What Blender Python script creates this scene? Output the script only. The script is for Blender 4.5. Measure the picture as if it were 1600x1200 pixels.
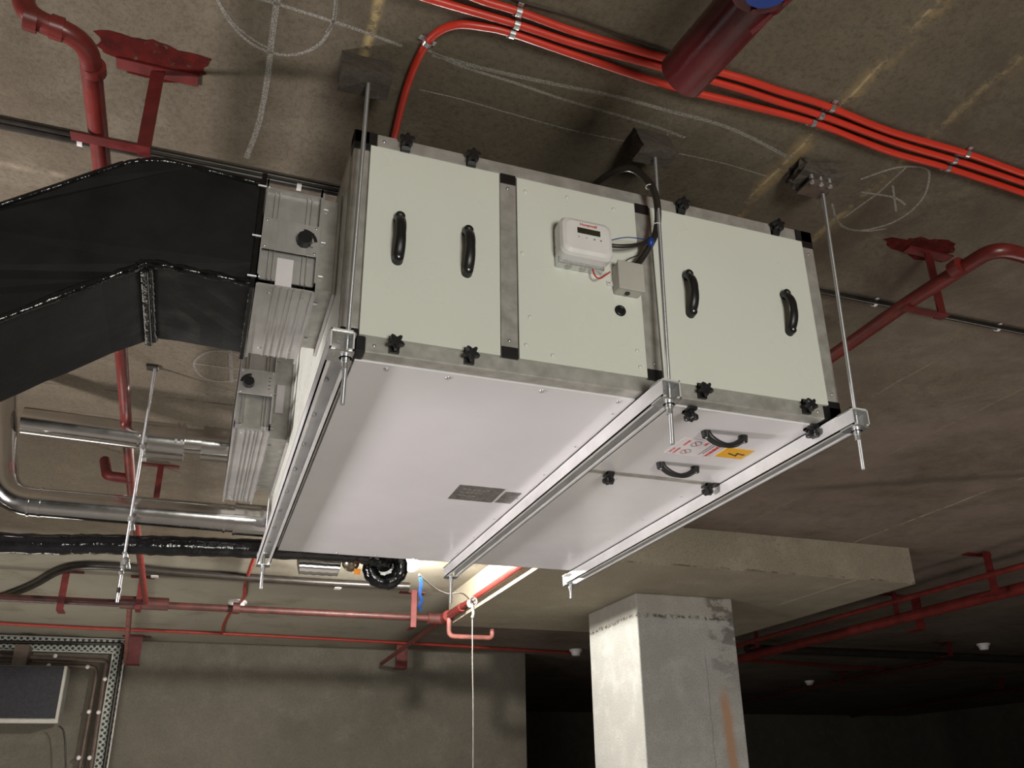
import bpy, bmesh, math, random
from mathutils import Vector, Matrix, Euler
random.seed(7)
for o in list(bpy.data.objects): bpy.data.objects.remove(o)
scn = bpy.context.scene
COL = scn.collection
PI = math.pi

# ------------------------------------------------------------------ camera
CAM = Vector((-0.19302590, -1.54809479, -0.80936962))
RX = Vector((0.937394149, -0.347740149, -0.019209350)); RY = Vector((0.117102529, 0.366654946, -0.922957826)); RZ = Vector((0.327992695, 0.862925802, 0.384421452))   # image right, image down, forward
F = 1366.0986; CX = 827.93; CY = 669.33
cd = bpy.data.cameras.new('camera'); cam = bpy.data.objects.new('camera', cd); COL.objects.link(cam)
cd.sensor_fit = 'HORIZONTAL'; cd.sensor_width = 36.0; cd.lens = F / 1600 * 36.0
cd.shift_x = (800 - CX) / 1600; cd.shift_y = (CY - 600) / 1600
cd.clip_start = 0.02; cd.clip_end = 100
m = Matrix.Identity(4)
for i in range(3):
    m[i][0] = RX[i]; m[i][1] = -RY[i]; m[i][2] = -RZ[i]; m[i][3] = CAM[i]
cam.matrix_world = m
scn.camera = cam

# ------------------------------------------------------------------ world, light, exposure
scn.view_settings.view_transform = 'Standard'; scn.view_settings.look = 'None'
scn.view_settings.gamma = 1.0; scn.view_settings.use_curve_mapping = False
scn.view_settings.exposure = 0.0
w = bpy.data.worlds.new('world'); scn.world = w; w.use_nodes = True
w.node_tree.nodes['Background'].inputs[0].default_value = (1.0, 0.93, 0.82, 1)
w.node_tree.nodes['Background'].inputs[1].default_value = 0.03

def area(name, loc, target, size, power, col, size_y=None):
    l = bpy.data.lights.new(name, 'AREA'); l.energy = power; l.color = col
    l.shape = 'RECTANGLE'; l.size = size; l.size_y = size_y or size
    o = bpy.data.objects.new(name, l); COL.objects.link(o); o.location = loc
    o.rotation_euler = (Vector(target) - Vector(loc)).to_track_quat('-Z', 'Y').to_euler()
    return o
# work flood standing low on the left, lighting the unit from the side and below
area('flood_left', (-2.45, 0.75, -0.86), (0.6, 0.8, -0.25), 0.22, 94, (1.0, 0.93, 0.92), 0.5)
# unseen fill lights added behind the camera, below, right and at the back
area('fill_behind', (0.6, -4.6, -1.5), (0.8, 0.6, 0.4), 1.1, 132, (1.0, 0.975, 0.88))
area('fill_floor', (1.2, 1.0, -2.2), (1.2, 1.6, 1.0), 2.2, 7, (1.0, 0.9, 0.8))
area('fill_right', (4.6, 0.8, -2.2), (4.0, 2.0, 0.7), 1.6, 34, (1.0, 0.88, 0.80))  # added fill to lift the right-hand ceiling
area('fill_back', (-1.7, 5.9, -2.2), (-0.6, 6.0, 0.7), 1.6, 50, (1.0, 0.94, 0.84))  # added fill to brighten the rear ceiling

# ------------------------------------------------------------------ pixel -> world point on a real plane
def at(x, y, ax, v):
    d = RX * ((x - CX) / F) + RY * ((y - CY) / F) + RZ
    i = 'xyz'.index(ax)
    return CAM + d * ((v - CAM[i]) / d[i])

# ------------------------------------------------------------------ materials
class NT:
    def __init__(s, name):
        s.m = bpy.data.materials.new(name); s.m.use_nodes = True
        s.t = s.m.node_tree; s.b = s.t.nodes['Principled BSDF']
        s.tc = s.t.nodes.new('ShaderNodeTexCoord'); s.co = s.tc.outputs['Object']
    def set(s, sock, v):
        if hasattr(v, 'is_output'): s.t.links.new(v, sock)
        else: sock.default_value = v
    def math(s, op, a, b=0.0, c=None, clamp=False):
        n = s.t.nodes.new('ShaderNodeMath'); n.operation = op; n.use_clamp = clamp
        s.set(n.inputs[0], a); s.set(n.inputs[1], b)
        if c is not None: s.set(n.inputs[2], c)
        return n.outputs[0]
    def noise(s, scale, detail=4, rough=.55, co=None, stretch=None, dist=0.0):
        n = s.t.nodes.new('ShaderNodeTexNoise'); n.inputs['Scale'].default_value = scale
        n.inputs['Detail'].default_value = detail; n.inputs['Roughness'].default_value = rough
        n.inputs['Distortion'].default_value = dist
        c = co or s.co
        if stretch:
            mp = s.t.nodes.new('ShaderNodeMapping'); s.t.links.new(c, mp.inputs[0])
            mp.inputs['Scale'].default_value = stretch; c = mp.outputs[0]
        s.t.links.new(c, n.inputs['Vector']); return n.outputs[0]
    def ramp(s, f, lo, hi, a=0.0, b=1.0):
        n = s.t.nodes.new('ShaderNodeMapRange'); n.clamp = True; n.interpolation_type = 'SMOOTHSTEP'
        s.set(n.inputs[0], f); s.set(n.inputs[1], lo); s.set(n.inputs[2], hi); s.set(n.inputs[3], a); s.set(n.inputs[4], b)
        return n.outputs[0]
    def mix(s, f, a, b):
        n = s.t.nodes.new('ShaderNodeMix'); n.data_type = 'RGBA'
        s.set(n.inputs[0], f)
        for k, v in ((6, a), (7, b)):
            if hasattr(v, 'is_output'): s.t.links.new(v, n.inputs[k])
            else: n.inputs[k].default_value = (*v, 1)
        return n.outputs[2]
    def xyz(s):
        n = s.t.nodes.new('ShaderNodeSeparateXYZ'); s.t.links.new(s.co, n.inputs[0]); return n.outputs
    def bump(s, h, strength=.3, dist=.01):
        n = s.t.nodes.new('ShaderNodeBump'); n.inputs['Strength'].default_value = strength
        n.inputs['Distance'].default_value = dist; s.t.links.new(h, n.inputs['Height'])
        s.t.links.new(n.outputs[0], s.b.inputs['Normal'])
    def color(s, c):
        if hasattr(c, 'is_output'): s.t.links.new(c, s.b.inputs['Base Color'])
        else: s.b.inputs['Base Color'].default_value = (*c, 1)
    def p(s, **k):
        for a, v in k.items(): s.set(s.b.inputs[a.replace('_', ' ')], v)

def simple(name, col, rough=.5, metal=0.0, var=.12, scale=18, bump=0.0, bscale=60, **k):
    n = NT(name); f = n.noise(scale, 5)
    d = tuple(c * (1 - var) for c in col); l = tuple(min(1, c * (1 + var)) for c in col)
    n.color(n.mix(n.ramp(f, .3, .7), d, l)); n.p(Roughness=n.ramp(n.noise(scale * 2.3), .3, .7, rough * .85, min(1, rough * 1.15)), Metallic=metal)
    if bump: n.bump(n.noise(bscale, 4), bump)
    n.p(**k); return n.m

def concrete(name, dark, mid, light, kind=None):
    n = NT(name)
    big = n.noise(.9, 5, .6); med = n.noise(5, 6, .65); fine = n.noise(95, 4, .8)
    c = n.mix(n.ramp(big, .3, .7), dark, mid)
    c = n.mix(n.ramp(med, .42, .78, 0, .75), c, light)
    c = n.mix(n.ramp(fine, .42, .72, 0, .6), c, tuple(x * .55 for x in dark))
    x, y, z = n.xyz()
    if kind == 'ceiling':
        wob = n.math('MULTIPLY', n.math('SUBTRACT', n.noise(4, 3, .55), .5), .035)
        brk = n.ramp(n.noise(5.5, 7, .8), .43, .56)
        ax = n.math('ADD', x, wob)
        # blotchy, rougher pour to the right of the first board joint
        blot = n.math('MULTIPLY', n.ramp(n.math('ADD', x, n.math('MULTIPLY', wob, 4)), 1.05, 1.5), n.ramp(n.noise(3.4, 8, .75, dist=.6), .36, .60))
        c = n.mix(n.math('MULTIPLY', blot, .7), c, (.085, .066, .052))
        for x0, wd, y0, y1, cc, a in ((1.105, .040, -.9, .45, (.34, .24, .12), .9), (1.10, .007, -3, 3, (.50, .43, .29), .75),
                                   (1.39, .018, -1, .5, (.40, .32, .18), .75), (1.40, .05, -1, .4, (.22, .16, .09), .45),
                                   (2.35, .008, .5, 3.1, (.50, .42, .30), .45), (2.90, .012, .2, 3.1, (.45, .38, .28), .25),
                                   (3.86, .014, .4, 3.1, (.60, .52, .36), .7), (0.0, .016, -.35, .1, (.55, .42, .2), .9)):
            mk = n.ramp(n.math('ABSOLUTE', n.math('SUBTRACT', ax, x0)), 0, wd, 1, 0)
            mk = n.math('MULTIPLY', mk, n.math('MULTIPLY', n.ramp(y, y0, y0 + .1), n.ramp(y, y1 - .1, y1, 1, 0)))
            mk = n.math('MULTIPLY', n.math('MULTIPLY', mk, brk), a)
            c = n.mix(mk, c, cc)
        # cross joints (along x)
        ay = n.math('ADD', y, wob)
        for y0, wd, x0, x1, cc, a in ((.565, .006, -3, -.2, (.09, .07, .055), .8), (.60, .02, -1.2, -.5, (.55, .46, .34), .45), (1.98, .012, -1.5, .1, (.05, .035, .03), .9),
                                   (2.25, .01, -1.2, .1, (.12, .08, .06), .5), (4.4, .03, -6, 1.5, (.14, .11, .08), .6), (5.9, .04, -6, 1.5, (.12, .09, .07), .6),
                                   (1.15, .01, 1.4, 6, (.16, .13, .11), .35), (6.9, .04, -6, 8, (.12, .1, .08), .5)):
            mk = n.ramp(n.math('ABSOLUTE', n.math('SUBTRACT', ay, y0)), 0, wd, 1, 0)
            mk = n.math('MULTIPLY', mk, n.math('MULTIPLY', n.ramp(x, x0, x0 + .2), n.ramp(x, x1 - .2, x1, 1, 0)))
            c = n.mix(n.math('MULTIPLY', n.math('MULTIPLY', mk, n.ramp(n.noise(2.3, 5, .7), .4, .55)), a), c, cc)
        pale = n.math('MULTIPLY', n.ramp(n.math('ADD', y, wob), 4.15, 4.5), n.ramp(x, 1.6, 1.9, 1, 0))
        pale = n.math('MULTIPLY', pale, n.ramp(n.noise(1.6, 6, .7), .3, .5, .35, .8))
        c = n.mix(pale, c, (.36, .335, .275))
        c = n.mix(n.math('MULTIPLY', n.ramp(x, 1.5, 2.8), n.ramp(n.noise(1.7, 7, .7), .35, .65, .1, .7)), c, (.235, .185, .160))
        # damp dark streak at far right, rusty streaks far left
        st = n.ramp(n.math('ABSOLUTE', n.math('SUBTRACT', n.math('ADD', n.math('SUBTRACT', y, n.math('MULTIPLY', x, -.55)), n.math('MULTIPLY', wob, 3)), 3.75)), 0, .1, 1, 0)
        c = n.mix(n.math('MULTIPLY', n.math('MULTIPLY', st, n.ramp(x, 2.6, 3.0)), .6), c, (.07, .06, .05))
        rs = n.math('MULTIPLY', n.ramp(n.noise(2.4, 6, .7, stretch=(2.5, .5, 1)), .6, .72), n.ramp(x, .3, .6, 1, 0))
        rs = n.math('MULTIPLY', rs, n.ramp(y, 1.2, 1.6))
        c = n.mix(n.math('MULTIPLY', rs, .5), c, (.26, .17, .09))
    if kind == 'soffit':
        wob = n.math('MULTIPLY', n.math('SUBTRACT', n.noise(6, 5, .7), .5), .03)
        for x0, cc in ((3.85, (.6, .54, .42)),):
            mk = n.ramp(n.math('ABSOLUTE', n.math('SUBTRACT', n.math('ADD', x, wob), x0)), 0, .012, 1, 0)
            mk = n.math('MULTIPLY', mk, n.math('MULTIPLY', n.ramp(y, 4.0, 3.9), n.ramp(y, 3.061, 3.07)))
            c = n.mix(n.math('MULTIPLY', mk, .8), c, cc)
        sp = n.math('MULTIPLY', n.ramp(n.noise(9, 6, .75), .60, .70), n.ramp(z, .47, .7))
        c = n.mix(n.math('MULTIPLY', sp, .7), c, (.12, .09, .06))
        ed = n.math('MULTIPLY', n.ramp(n.math('ABSOLUTE', n.math('SUBTRACT', z, n.math('ADD', .458, wob))), 0, .012, 1, 0), n.ramp(n.noise(14, 4), .45, .6))
        ed = n.math('MULTIPLY', ed, n.ramp(z, .4503, .4512))
        c = n.mix(n.math('MULTIPLY', ed, .8), c, (.10, .08, .06))
    if kind == 'column':
        wob = n.math('MULTIPLY', n.math('SUBTRACT', n.noise(9, 6, .7), .5), .05)
        zz = n.math('ADD', z, wob)
        j = n.ramp(n.math('ABSOLUTE', n.math('SUBTRACT', zz, .30)), 0, .022, 1, 0)
        holes = n.ramp(n.noise(30, 3, .8), .46, .54)
        c = n.mix(n.math('MULTIPLY', n.math('MULTIPLY', j, holes), .95), c, (.025, .022, .02))
        c = n.mix(n.ramp(zz, .28, .31, 0, .28), c, (.30, .26, .19))
        edge = n.math('MULTIPLY', n.ramp(n.math('ADD', x, n.math('MULTIPLY', wob, 1.2)), 3.13, 3.19), n.ramp(z, -.4, .35))
        c = n.mix(n.math('MULTIPLY', n.math('MULTIPLY', edge, n.ramp(n.noise(5.5, 4, .6, stretch=(1, 1, 1.8)), .47, .56)), .75), c, (.10, .085, .07))
        crk = n.ramp(n.math('ABSOLUTE', n.math('SUBTRACT', n.math('ADD', x, wob), 3.11)), 0, .006, 1, 0)
        c = n.mix(n.math('MULTIPLY', n.math('MULTIPLY', crk, n.ramp(z, .1, .0)), .45), c, (.08, .07, .06))
        rust = n.ramp(n.math('ABSOLUTE', n.math('SUBTRACT', n.math('ADD', x, wob), n.math('ADD', 3.22, n.math('MULTIPLY', z, -.04)))), .01, .06, 1, 0)
        rust = n.math('MULTIPLY', rust, n.ramp(z, -.12, -.3))
        c = n.mix(n.math('MULTIPLY', rust, .75), c, (.42, .22, .11))
    n.color(c); n.p(Roughness=.93); n.p(**{'Specular_IOR_Level': .2})
    n.bump(n.math('ADD', n.noise(60, 6, .8), n.math('MULTIPLY', n.noise(4, 4), 1.2)), .55, .006)
    return n.m

M = {}
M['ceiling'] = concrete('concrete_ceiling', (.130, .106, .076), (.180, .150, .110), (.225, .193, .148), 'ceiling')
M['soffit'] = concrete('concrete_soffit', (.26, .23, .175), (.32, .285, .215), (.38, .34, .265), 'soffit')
M['column'] = concrete('concrete_column', (.34, .34, .32), (.42, .42, .40), (.50, .50, .48), 'column')
M['wall'] = concrete('concrete_wall', (.135, .122, .10), (.175, .158, .13), (.21, .192, .16))
M['floor'] = concrete('concrete_floor', (.22, .21, .19), (.28, .27, .25), (.34, .33, .31))
M['block'] = concrete('mortar_block', (.07, .058, .048), (.10, .085, .072), (.14, .12, .105))
M['panel'] = simple('precoated_panel', (.74, .76, .69), .30, 0, .015, 3, **{'Specular_IOR_Level': .45})
def bottom_panel():
    n = NT('precoated_bottom_panel')
    c = n.mix(n.ramp(n.noise(2.5, 3), .3, .7), (.78, .76, .79), (.82, .80, .83))
    sm = n.math('MULTIPLY', n.ramp(n.noise(8, 6, .7, stretch=(2, .8, 1)), .60, .72), .35)
    n.color(n.mix(sm, c, (.88, .86, .88)))
    n.p(Roughness=n.ramp(n.noise(10, 6), .3, .7, .16, .24)); n.p(**{'Specular_IOR_Level': .5}); return n.m
M['bottom'] = bottom_panel()
M['galv'] = simple('galvanised_frame', (.47, .46, .43), .45, .45, .16, 26)
M['alu'] = None
def brushed():
    n = NT('mill_aluminium'); f = n.noise(40, 5, .6, stretch=(6, .4, .4)); g = n.noise(5, 5, .65)
    n.color(n.mix(n.ramp(g, .3, .7), (.40, .39, .38), (.58, .57, .56))); n.p(Metallic=.5, Roughness=n.ramp(f, .3, .7, .36, .5)); return n.m
M['alu'] = brushed()
M['zinc'] = simple('zinc_steel', (.66, .67, .68), .30, .9, .1, 30)
M['chan'] = simple('galvanised_channel', (.80, .80, .80), .36, .25, .08, 12)
M['rod'] = None
def threaded():
    n = NT('threaded_zinc'); x, y, z = n.xyz()
    wv = n.math('SINE', n.math('MULTIPLY', z, 2 * PI / .0025))
    n.color((.62, .63, .66)); n.p(Metallic=.85, Roughness=.38); n.bump(wv, .4, .0006); return n.m
M['rod'] = threaded()
M['clad'] = simple('aluminium_cladding', (.60, .59, .58), .17, 1.0, .06, 9, bump=.05, bscale=9)
M['black'] = simple('black_plastic', (.012, .012, .013), .38, 0, .2)
M['blackmatt'] = simple('black_rubber_duct', (.0085, .0085, .009), .6, 0, .35, 7, bump=.2, bscale=14, **{'Specular_IOR_Level': .3})
M['tape'] = simple('black_glossy_tape', (.006, .006, .007), .14, 0, .3, 20, bump=.5, bscale=26)
M['redpipe'] = simple('red_oxide_pipe', (.135, .018, .015), .36, 0, .22, 14)
M['bigred'] = simple('dark_red_pipe', (.115, .012, .016), .30, 0, .25, 9)
M['redsteel'] = simple('red_painted_steel', (.11, .011, .010), .5, 0, .25, 20)
M['orange'] = simple('orange_red_conduit', (.56, .036, .018), .38, 0, .06, 12)
M['dusty'] = simple('dusty_red_pipe', (.24, .085, .07), .6, 0, .25, 14)
M['white'] = simple('white_plastic', (.78, .76, .76), .35, 0, .03)
M['grey'] = simple('grey_plastic', (.50, .48, .44), .42, 0, .04)
M['lcd'] = simple('dark_display', (.035, .032, .018), .2, 0, .1)
M['redink'] = simple('red_ink', (.62, .03, .03), .6, 0, .05)
M['greyink'] = simple('grey_ink', (.25, .25, .27), .6, 0, .05)
M['blackink'] = simple('black_ink', (.01, .01, .01), .5, 0, .05)
M['yellow'] = simple('yellow_sticker', (.86, .44, .015), .35, 0, .03)
M['paper'] = simple('white_paper', (.78, .74, .77), .6, 0, .03)
M['pink'] = simple('pink_sticker', (.80, .68, .73), .4, 0, .03)
M['plate'] = simple('etched_nameplate', (.22, .20, .19), .42, .5, .35, 90)
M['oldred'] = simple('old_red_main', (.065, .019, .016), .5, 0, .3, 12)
M['redcable'] = simple('red_alarm_cable', (.30, .03, .02), .5, 0, .1)
M['blue'] = simple('blue_plastic', (.01, .045, .27), .4, 0, .1)
M['cyan'] = simple('blue_tape', (.01, .06, .26), .35, 0, .3, 60)
M['darkpipe'] = simple('dark_conduit', (.022, .018, .015), .35, 0, .2)
M['wire'] = simple('grey_wire', (.15, .145, .135), .5, 0, .1)
M['brass'] = simple('brass_fitting', (.25, .21, .15), .3, .9, .1)
M['ortag'] = simple('orange_plastic', (.85, .30, .03), .5, 0, .1)
M['brown'] = simple('brown_steel', (.10, .07, .055), .5, 0, .2)
M['unitdark'] = simple('dark_blue_grille', (.020, .019, .026), .5, 0, .3, 40)
M['sheet'] = simple('white_foam_strip', (.70, .70, .72), .6, 0, .05)

def chalkmat():
    n = NT('chalk'); f = n.ramp(n.noise(260, 5, .8), .36, .62, .25, .75)
    n.color((.46, .43, .38)); n.p(Roughness=1.0, Alpha=f); return n.m
M['chalk'] = chalkmat()
def overspray():
    n = NT('red_overspray'); f = n.ramp(n.noise(45, 6, .75), .28, .46, 0, .95)
    n.color(n.mix(n.ramp(n.noise(30, 4), .3, .7), (.045, .007, .006), (.10, .011, .009))); n.p(Roughness=.95, Alpha=f); n.p(**{'Specular_IOR_Level': .1}); return n.m
M['spray'] = overspray()
def perforated():
    n = NT('perforated_tray'); 
    v = n.t.nodes.new('ShaderNodeTexVoronoi'); v.inputs['Scale'].default_value = 26; v.inputs['Randomness'].default_value = 0.0
    mp = n.t.nodes.new('ShaderNodeMapping'); mp.inputs['Rotation'].default_value = (0, PI / 4, 0)
    n.t.links.new(n.co, mp.inputs[0]); 
    cx = n.t.nodes.new('ShaderNodeVectorMath'); cx.operation = 'MULTIPLY'; cx.inputs[1].default_value = (1, 0, 1)
    n.t.links.new(mp.outputs[0], cx.inputs[0]); n.t.links.new(cx.outputs[0], v.inputs['Vector'])
    hole = n.ramp(v.outputs['Distance'], .33, .40, 1, 0)
    n.color(n.mix(hole, (.40, .42, .38), (.02, .02, .02))); n.p(Metallic=n.math('MULTIPLY', n.math('SUBTRACT', 1.0, hole), .3), Roughness=.5); return n.m
M['tray'] = perforated()
def emit(name, col, s):
    m = bpy.data.materials.new(name); m.use_nodes = True; b = m.node_tree.nodes['Principled BSDF']
    b.inputs['Emission Color'].default_value = (*col, 1); b.inputs['Emission Strength'].default_value = s
    b.inputs['Base Color'].default_value = (.9, .9, .9, 1); return m
M['bulb'] = emit('lit_bulb', (1, .95, .86), 3600)

# ------------------------------------------------------------------ mesh building
def V(*a): return Vector(a)
def frame_from(d):
    d = d.normalized(); u = Vector((0, 0, 1)) if abs(d.z) < .9 else Vector((1, 0, 0))
    a = d.cross(u).normalized(); b = d.cross(a).normalized(); return a, b
def wloc(o):
    v = Vector((0, 0, 0))
    while o is not None: v += o.location; o = o.parent
    return v
class MB:
    def __init__(s): s.v = []; s.f = []; s.sm = []
    def add(s, vs, fs, smooth=False):
        k = len(s.v); s.v += [Vector(v) for v in vs]; s.f += [tuple(i + k for i in f) for f in fs]; s.sm += [smooth] * len(fs); return s
    def bx(s, x0, x1, y0, y1, z0, z1, bev=0.0):
        if bev:
            bm = bmesh.new(); bmesh.ops.create_cube(bm, size=1)
            for v in bm.verts: v.co = Vector(((x0 + x1) / 2 + v.co.x * (x1 - x0), (y0 + y1) / 2 + v.co.y * (y1 - y0), (z0 + z1) / 2 + v.co.z * (z1 - z0)))
            bmesh.ops.bevel(bm, geom=list(bm.edges), offset=bev, segments=3, affect='EDGES', profile=.6)
            bm.verts.index_update(); s.add([v.co.copy() for v in bm.verts], [[v.index for v in f.verts] for f in bm.faces]); bm.free(); return s
        vs = [(x, y, z) for x in (x0, x1) for y in (y0, y1) for z in (z0, z1)]
        return s.add(vs, [(0, 1, 3, 2), (4, 6, 7, 5), (0, 4, 5, 1), (2, 3, 7, 6), (0, 2, 6, 4), (1, 5, 7, 3)])
    def prism(s, poly, axis, a, b):   # poly = 2D points of the other two axes in xyz order
        def mk(p, t):
            q = list(p); q.insert('xyz'.index(axis), t); return q
        n = len(poly); vs = [mk(p, a) for p in poly] + [mk(p, b) for p in poly]
        fs = [tuple(range(n))[::-1], tuple(range(n, 2 * n))] + [(i, (i + 1) % n, n + (i + 1) % n, n + i) for i in range(n)]
        return s.add(vs, fs)
    def bar(s, p0, p1, w, h, up=None):
        p0, p1 = Vector(p0), Vector(p1); d = (p1 - p0).normalized()
        if up is None: a, b = frame_from(d)
        else: b = Vector(up); b = (b - d * b.dot(d)).normalized(); a = d.cross(b)
        vs = [p + a * (i * w / 2) + b * (j * h / 2) for p in (p0, p1) for i, j in ((-1, -1), (1, -1), (1, 1), (-1, 1))]
        return s.add(vs, [(3, 2, 1, 0), (4, 5, 6, 7)] + [(i, (i + 1) % 4, 4 + (i + 1) % 4, 4 + i) for i in range(4)])
    def cyl(s, p0, p1, r, n=20, r1=None, caps=True):
        return s.tube([p0, p1], r, n, radii=[r, r if r1 is None else r1], caps=caps)
    def tube(s, path, r, n=12, radii=None, caps=True, closed=False):
        P = [Vector(p) for p in path]; m_ = len(P); T = []
        for i in range(m_):
            if closed: d = P[(i + 1) % m_] - P[i - 1]
            else: d = P[min(i + 1, m_ - 1)] - P[max(i - 1, 0)]
            T.append(d.normalized())
        a, b = frame_from(T[0]); vs = []
        for i in range(m_):
            if i:
                a = (a - T[i] * a.dot(T[i])).normalized(); b = T[i].cross(a)
            rr = radii[i] if radii else r
            vs += [P[i] + (a * math.cos(2 * PI * k / n) + b * math.sin(2 * PI * k / n)) * rr for k in range(n)]
        fs = []
        for i in range(m_ if closed else m_ - 1):
            j = (i + 1) % m_
            fs += [(i * n + k, i * n + (k + 1) % n, j * n + (k + 1) % n, j * n + k) for k in range(n)]
        s.add(vs, fs, True)
        if caps and not closed:
            k0 = len(s.v); s.add([v for v in vs[:n]] + [v for v in vs[-n:]], [tuple(range(n))[::-1], tuple(range(n, 2 * n))])
        return s
    def ball(s, c, r, n=16, sc=(1, 1, 1)):
        c = Vector(c); vs = []; h = n // 2
        for i in range(h + 1):
            t = PI * i / h
            for k in range(n): vs.append(c + Vector((math.sin(t) * math.cos(2 * PI * k / n) * sc[0], math.sin(t) * math.sin(2 * PI * k / n) * sc[1], math.cos(t) * sc[2])) * r)
        return s.add(vs, [(i * n + k, (i + 1) * n + k, (i + 1) * n + (k + 1) % n, i * n + (k + 1) % n) for i in range(h) for k in range(n)], True)
    def ribbon(s, path, wd, nrm=(0, 0, -1), th=.0006, close=False):
        nrm = Vector(nrm); P = [Vector(p) for p in path]
        if close: P.append(P[0])
        vs = []; m_ = len(P)
        for i in range(m_):
            if close: d = P[(i + 1) % (m_ - 1)] - P[(i - 1) % (m_ - 1)]
            else: d = P[min(i + 1, m_ - 1)] - P[max(i - 1, 0)]
            q = d.normalized().cross(nrm).normalized() * wd / 2
            vs += [P[i] - q, P[i] + q, P[i] - q + nrm * th, P[i] + q + nrm * th]
        fs = []
        for i in range(m_ - 1):
            a, b = 4 * i, 4 * i + 4
            fs += [(a, a + 1, b + 1, b), (a + 2, b + 2, b + 3, a + 3), (a, b, b + 2, a + 2), (a + 1, a + 3, b + 3, b + 1)]
        fs += [(0, 2, 3, 1), (4 * m_ - 4, 4 * m_ - 3, 4 * m_ - 1, 4 * m_ - 2)]
        return s.add(vs, fs)
    def build(s, name, mat, parent=None, org=None):
        me = bpy.data.meshes.new(name)
        if parent is not None: o0 = wloc(parent); lo = Vector((0, 0, 0))
        else: o0 = Vector(org) if org is not None else Vector((0, 0, 0)); lo = o0
        bm = bmesh.new(); vv = [bm.verts.new(v - o0) for v in s.v]
        for f, sm in zip(s.f, s.sm):
            try: q = bm.faces.new([vv[i] for i in f]); q.smooth = sm
            except ValueError: pass
        bmesh.ops.remove_doubles(bm, verts=bm.verts, dist=1e-6) if False else None
        bmesh.ops.recalc_face_normals(bm, faces=bm.faces)
        bm.to_mesh(me); bm.free()
        me.materials.append(M[mat] if isinstance(mat, str) else mat)
        o = bpy.data.objects.new(name, me); COL.objects.link(o); o.location = lo
        if parent is not None: o.parent = parent
        return o
def tag(o, label, cat, group=None, kind=None):
    o['label'] = label; o['category'] = cat
    if group: o['group'] = group
    if kind: o['kind'] = kind
    return o
def thing(name, label, cat, loc, group=None):
    o = bpy.data.objects.new(name, None); COL.objects.link(o); o.location = loc; o.empty_display_size = .05
    return tag(o, label, cat, group)
def struct(name, mb, mat, parent=None):
    o = mb.build(name, mat, parent); o['kind'] = 'structure'; return o
def smooth_path(pts, n=8, closed=False):
    P = [Vector(p) for p in pts]; out = []; L = len(P)
    rng = range(L) if closed else range(L - 1)
    for i in rng:
        g = (lambda k: P[k % L]) if closed else (lambda k: P[max(0, min(L - 1, k))])
        p0, p1, p2, p3 = g(i - 1), g(i), g(i + 1), g(i + 2)
        for k in range(n):
            t = k / n
            out.append(.5 * ((2 * p1) + (p2 - p0) * t + (2 * p0 - 5 * p1 + 4 * p2 - p3) * t * t + (3 * p1 - p0 - 3 * p2 + p3) * t ** 3))
    if not closed: out.append(P[-1])
    return out
def bent(pts, r, n=7):          # polyline with rounded corners of radius r
    P = [Vector(p) for p in pts]; out = [P[0]]
    for i in range(1, len(P) - 1):
        a = (P[i - 1] - P[i]); b = (P[i + 1] - P[i]); rr = min(r, a.length * .48, b.length * .48)
        A = P[i] + a.normalized() * rr; B = P[i] + b.normalized() * rr
        for k in range(n + 1):
            t = k / n; out.append(A * (1 - t) ** 2 + P[i] * 2 * t * (1 - t) + B * t * t)
    out.append(P[-1]); return out
def text(name, body, size, mat, parent, origin, right, up, thick=.0004, bold=0.0):
    cu = bpy.data.curves.new(name, 'FONT'); cu.body = body; cu.size = size; cu.extrude = thick; cu.align_x = 'CENTER'; cu.align_y = 'CENTER'; cu.offset = bold
    t = bpy.data.objects.new(name + '_src', cu); COL.objects.link(t)
    bpy.context.view_layer.update(); dg = bpy.context.evaluated_depsgraph_get()
    me = bpy.data.meshes.new_from_object(t.evaluated_get(dg)); bpy.data.objects.remove(t)
    right = Vector(right).normalized(); up = Vector(up).normalized(); nn = right.cross(up)
    o0 = wloc(parent)
    for v in me.vertices: v.co = Vector(origin) + right * v.co.x + up * v.co.y + nn * v.co.z - o0
    me.materials.clear(); me.materials.append(M[mat]); me.name = name
    o = bpy.data.objects.new(name, me); COL.objects.link(o); o.parent = parent; return o

CE = 0.70      # ceiling underside
# ================================================================== the setting
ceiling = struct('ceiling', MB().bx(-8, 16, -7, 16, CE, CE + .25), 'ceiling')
struct('floor', MB().bx(-8, 16, -7, 16, -2.6, -2.4), 'floor')
struct('wall_back', MB().bx(-8, 3.43, 8.3, 8.6, -2.4, CE), 'wall')
struct('wall_far', MB().bx(-8, 16, 15.8, 16, -2.4, CE), 'wall')
struct('wall_left', MB().bx(-8, -7.8, -7, 15.8, -2.4, CE), 'wall')
struct('wall_right', MB().bx(15.8, 16, -7, 15.8, -2.4, CE), 'wall')
struct('wall_front', MB().bx(-7.8, 15.8, -7, -6.8, -2.4, CE), 'wall')
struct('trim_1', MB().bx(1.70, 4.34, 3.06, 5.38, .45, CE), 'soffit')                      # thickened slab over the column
column = MB()
column.bx(2.60, 3.37, 3.82, 4.62, -2.4, .45, .012)
tag(struct('trim_2', column, 'column'), 'square grey concrete column under the thickened slab, rust streak on its right edge', 'column')

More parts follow.
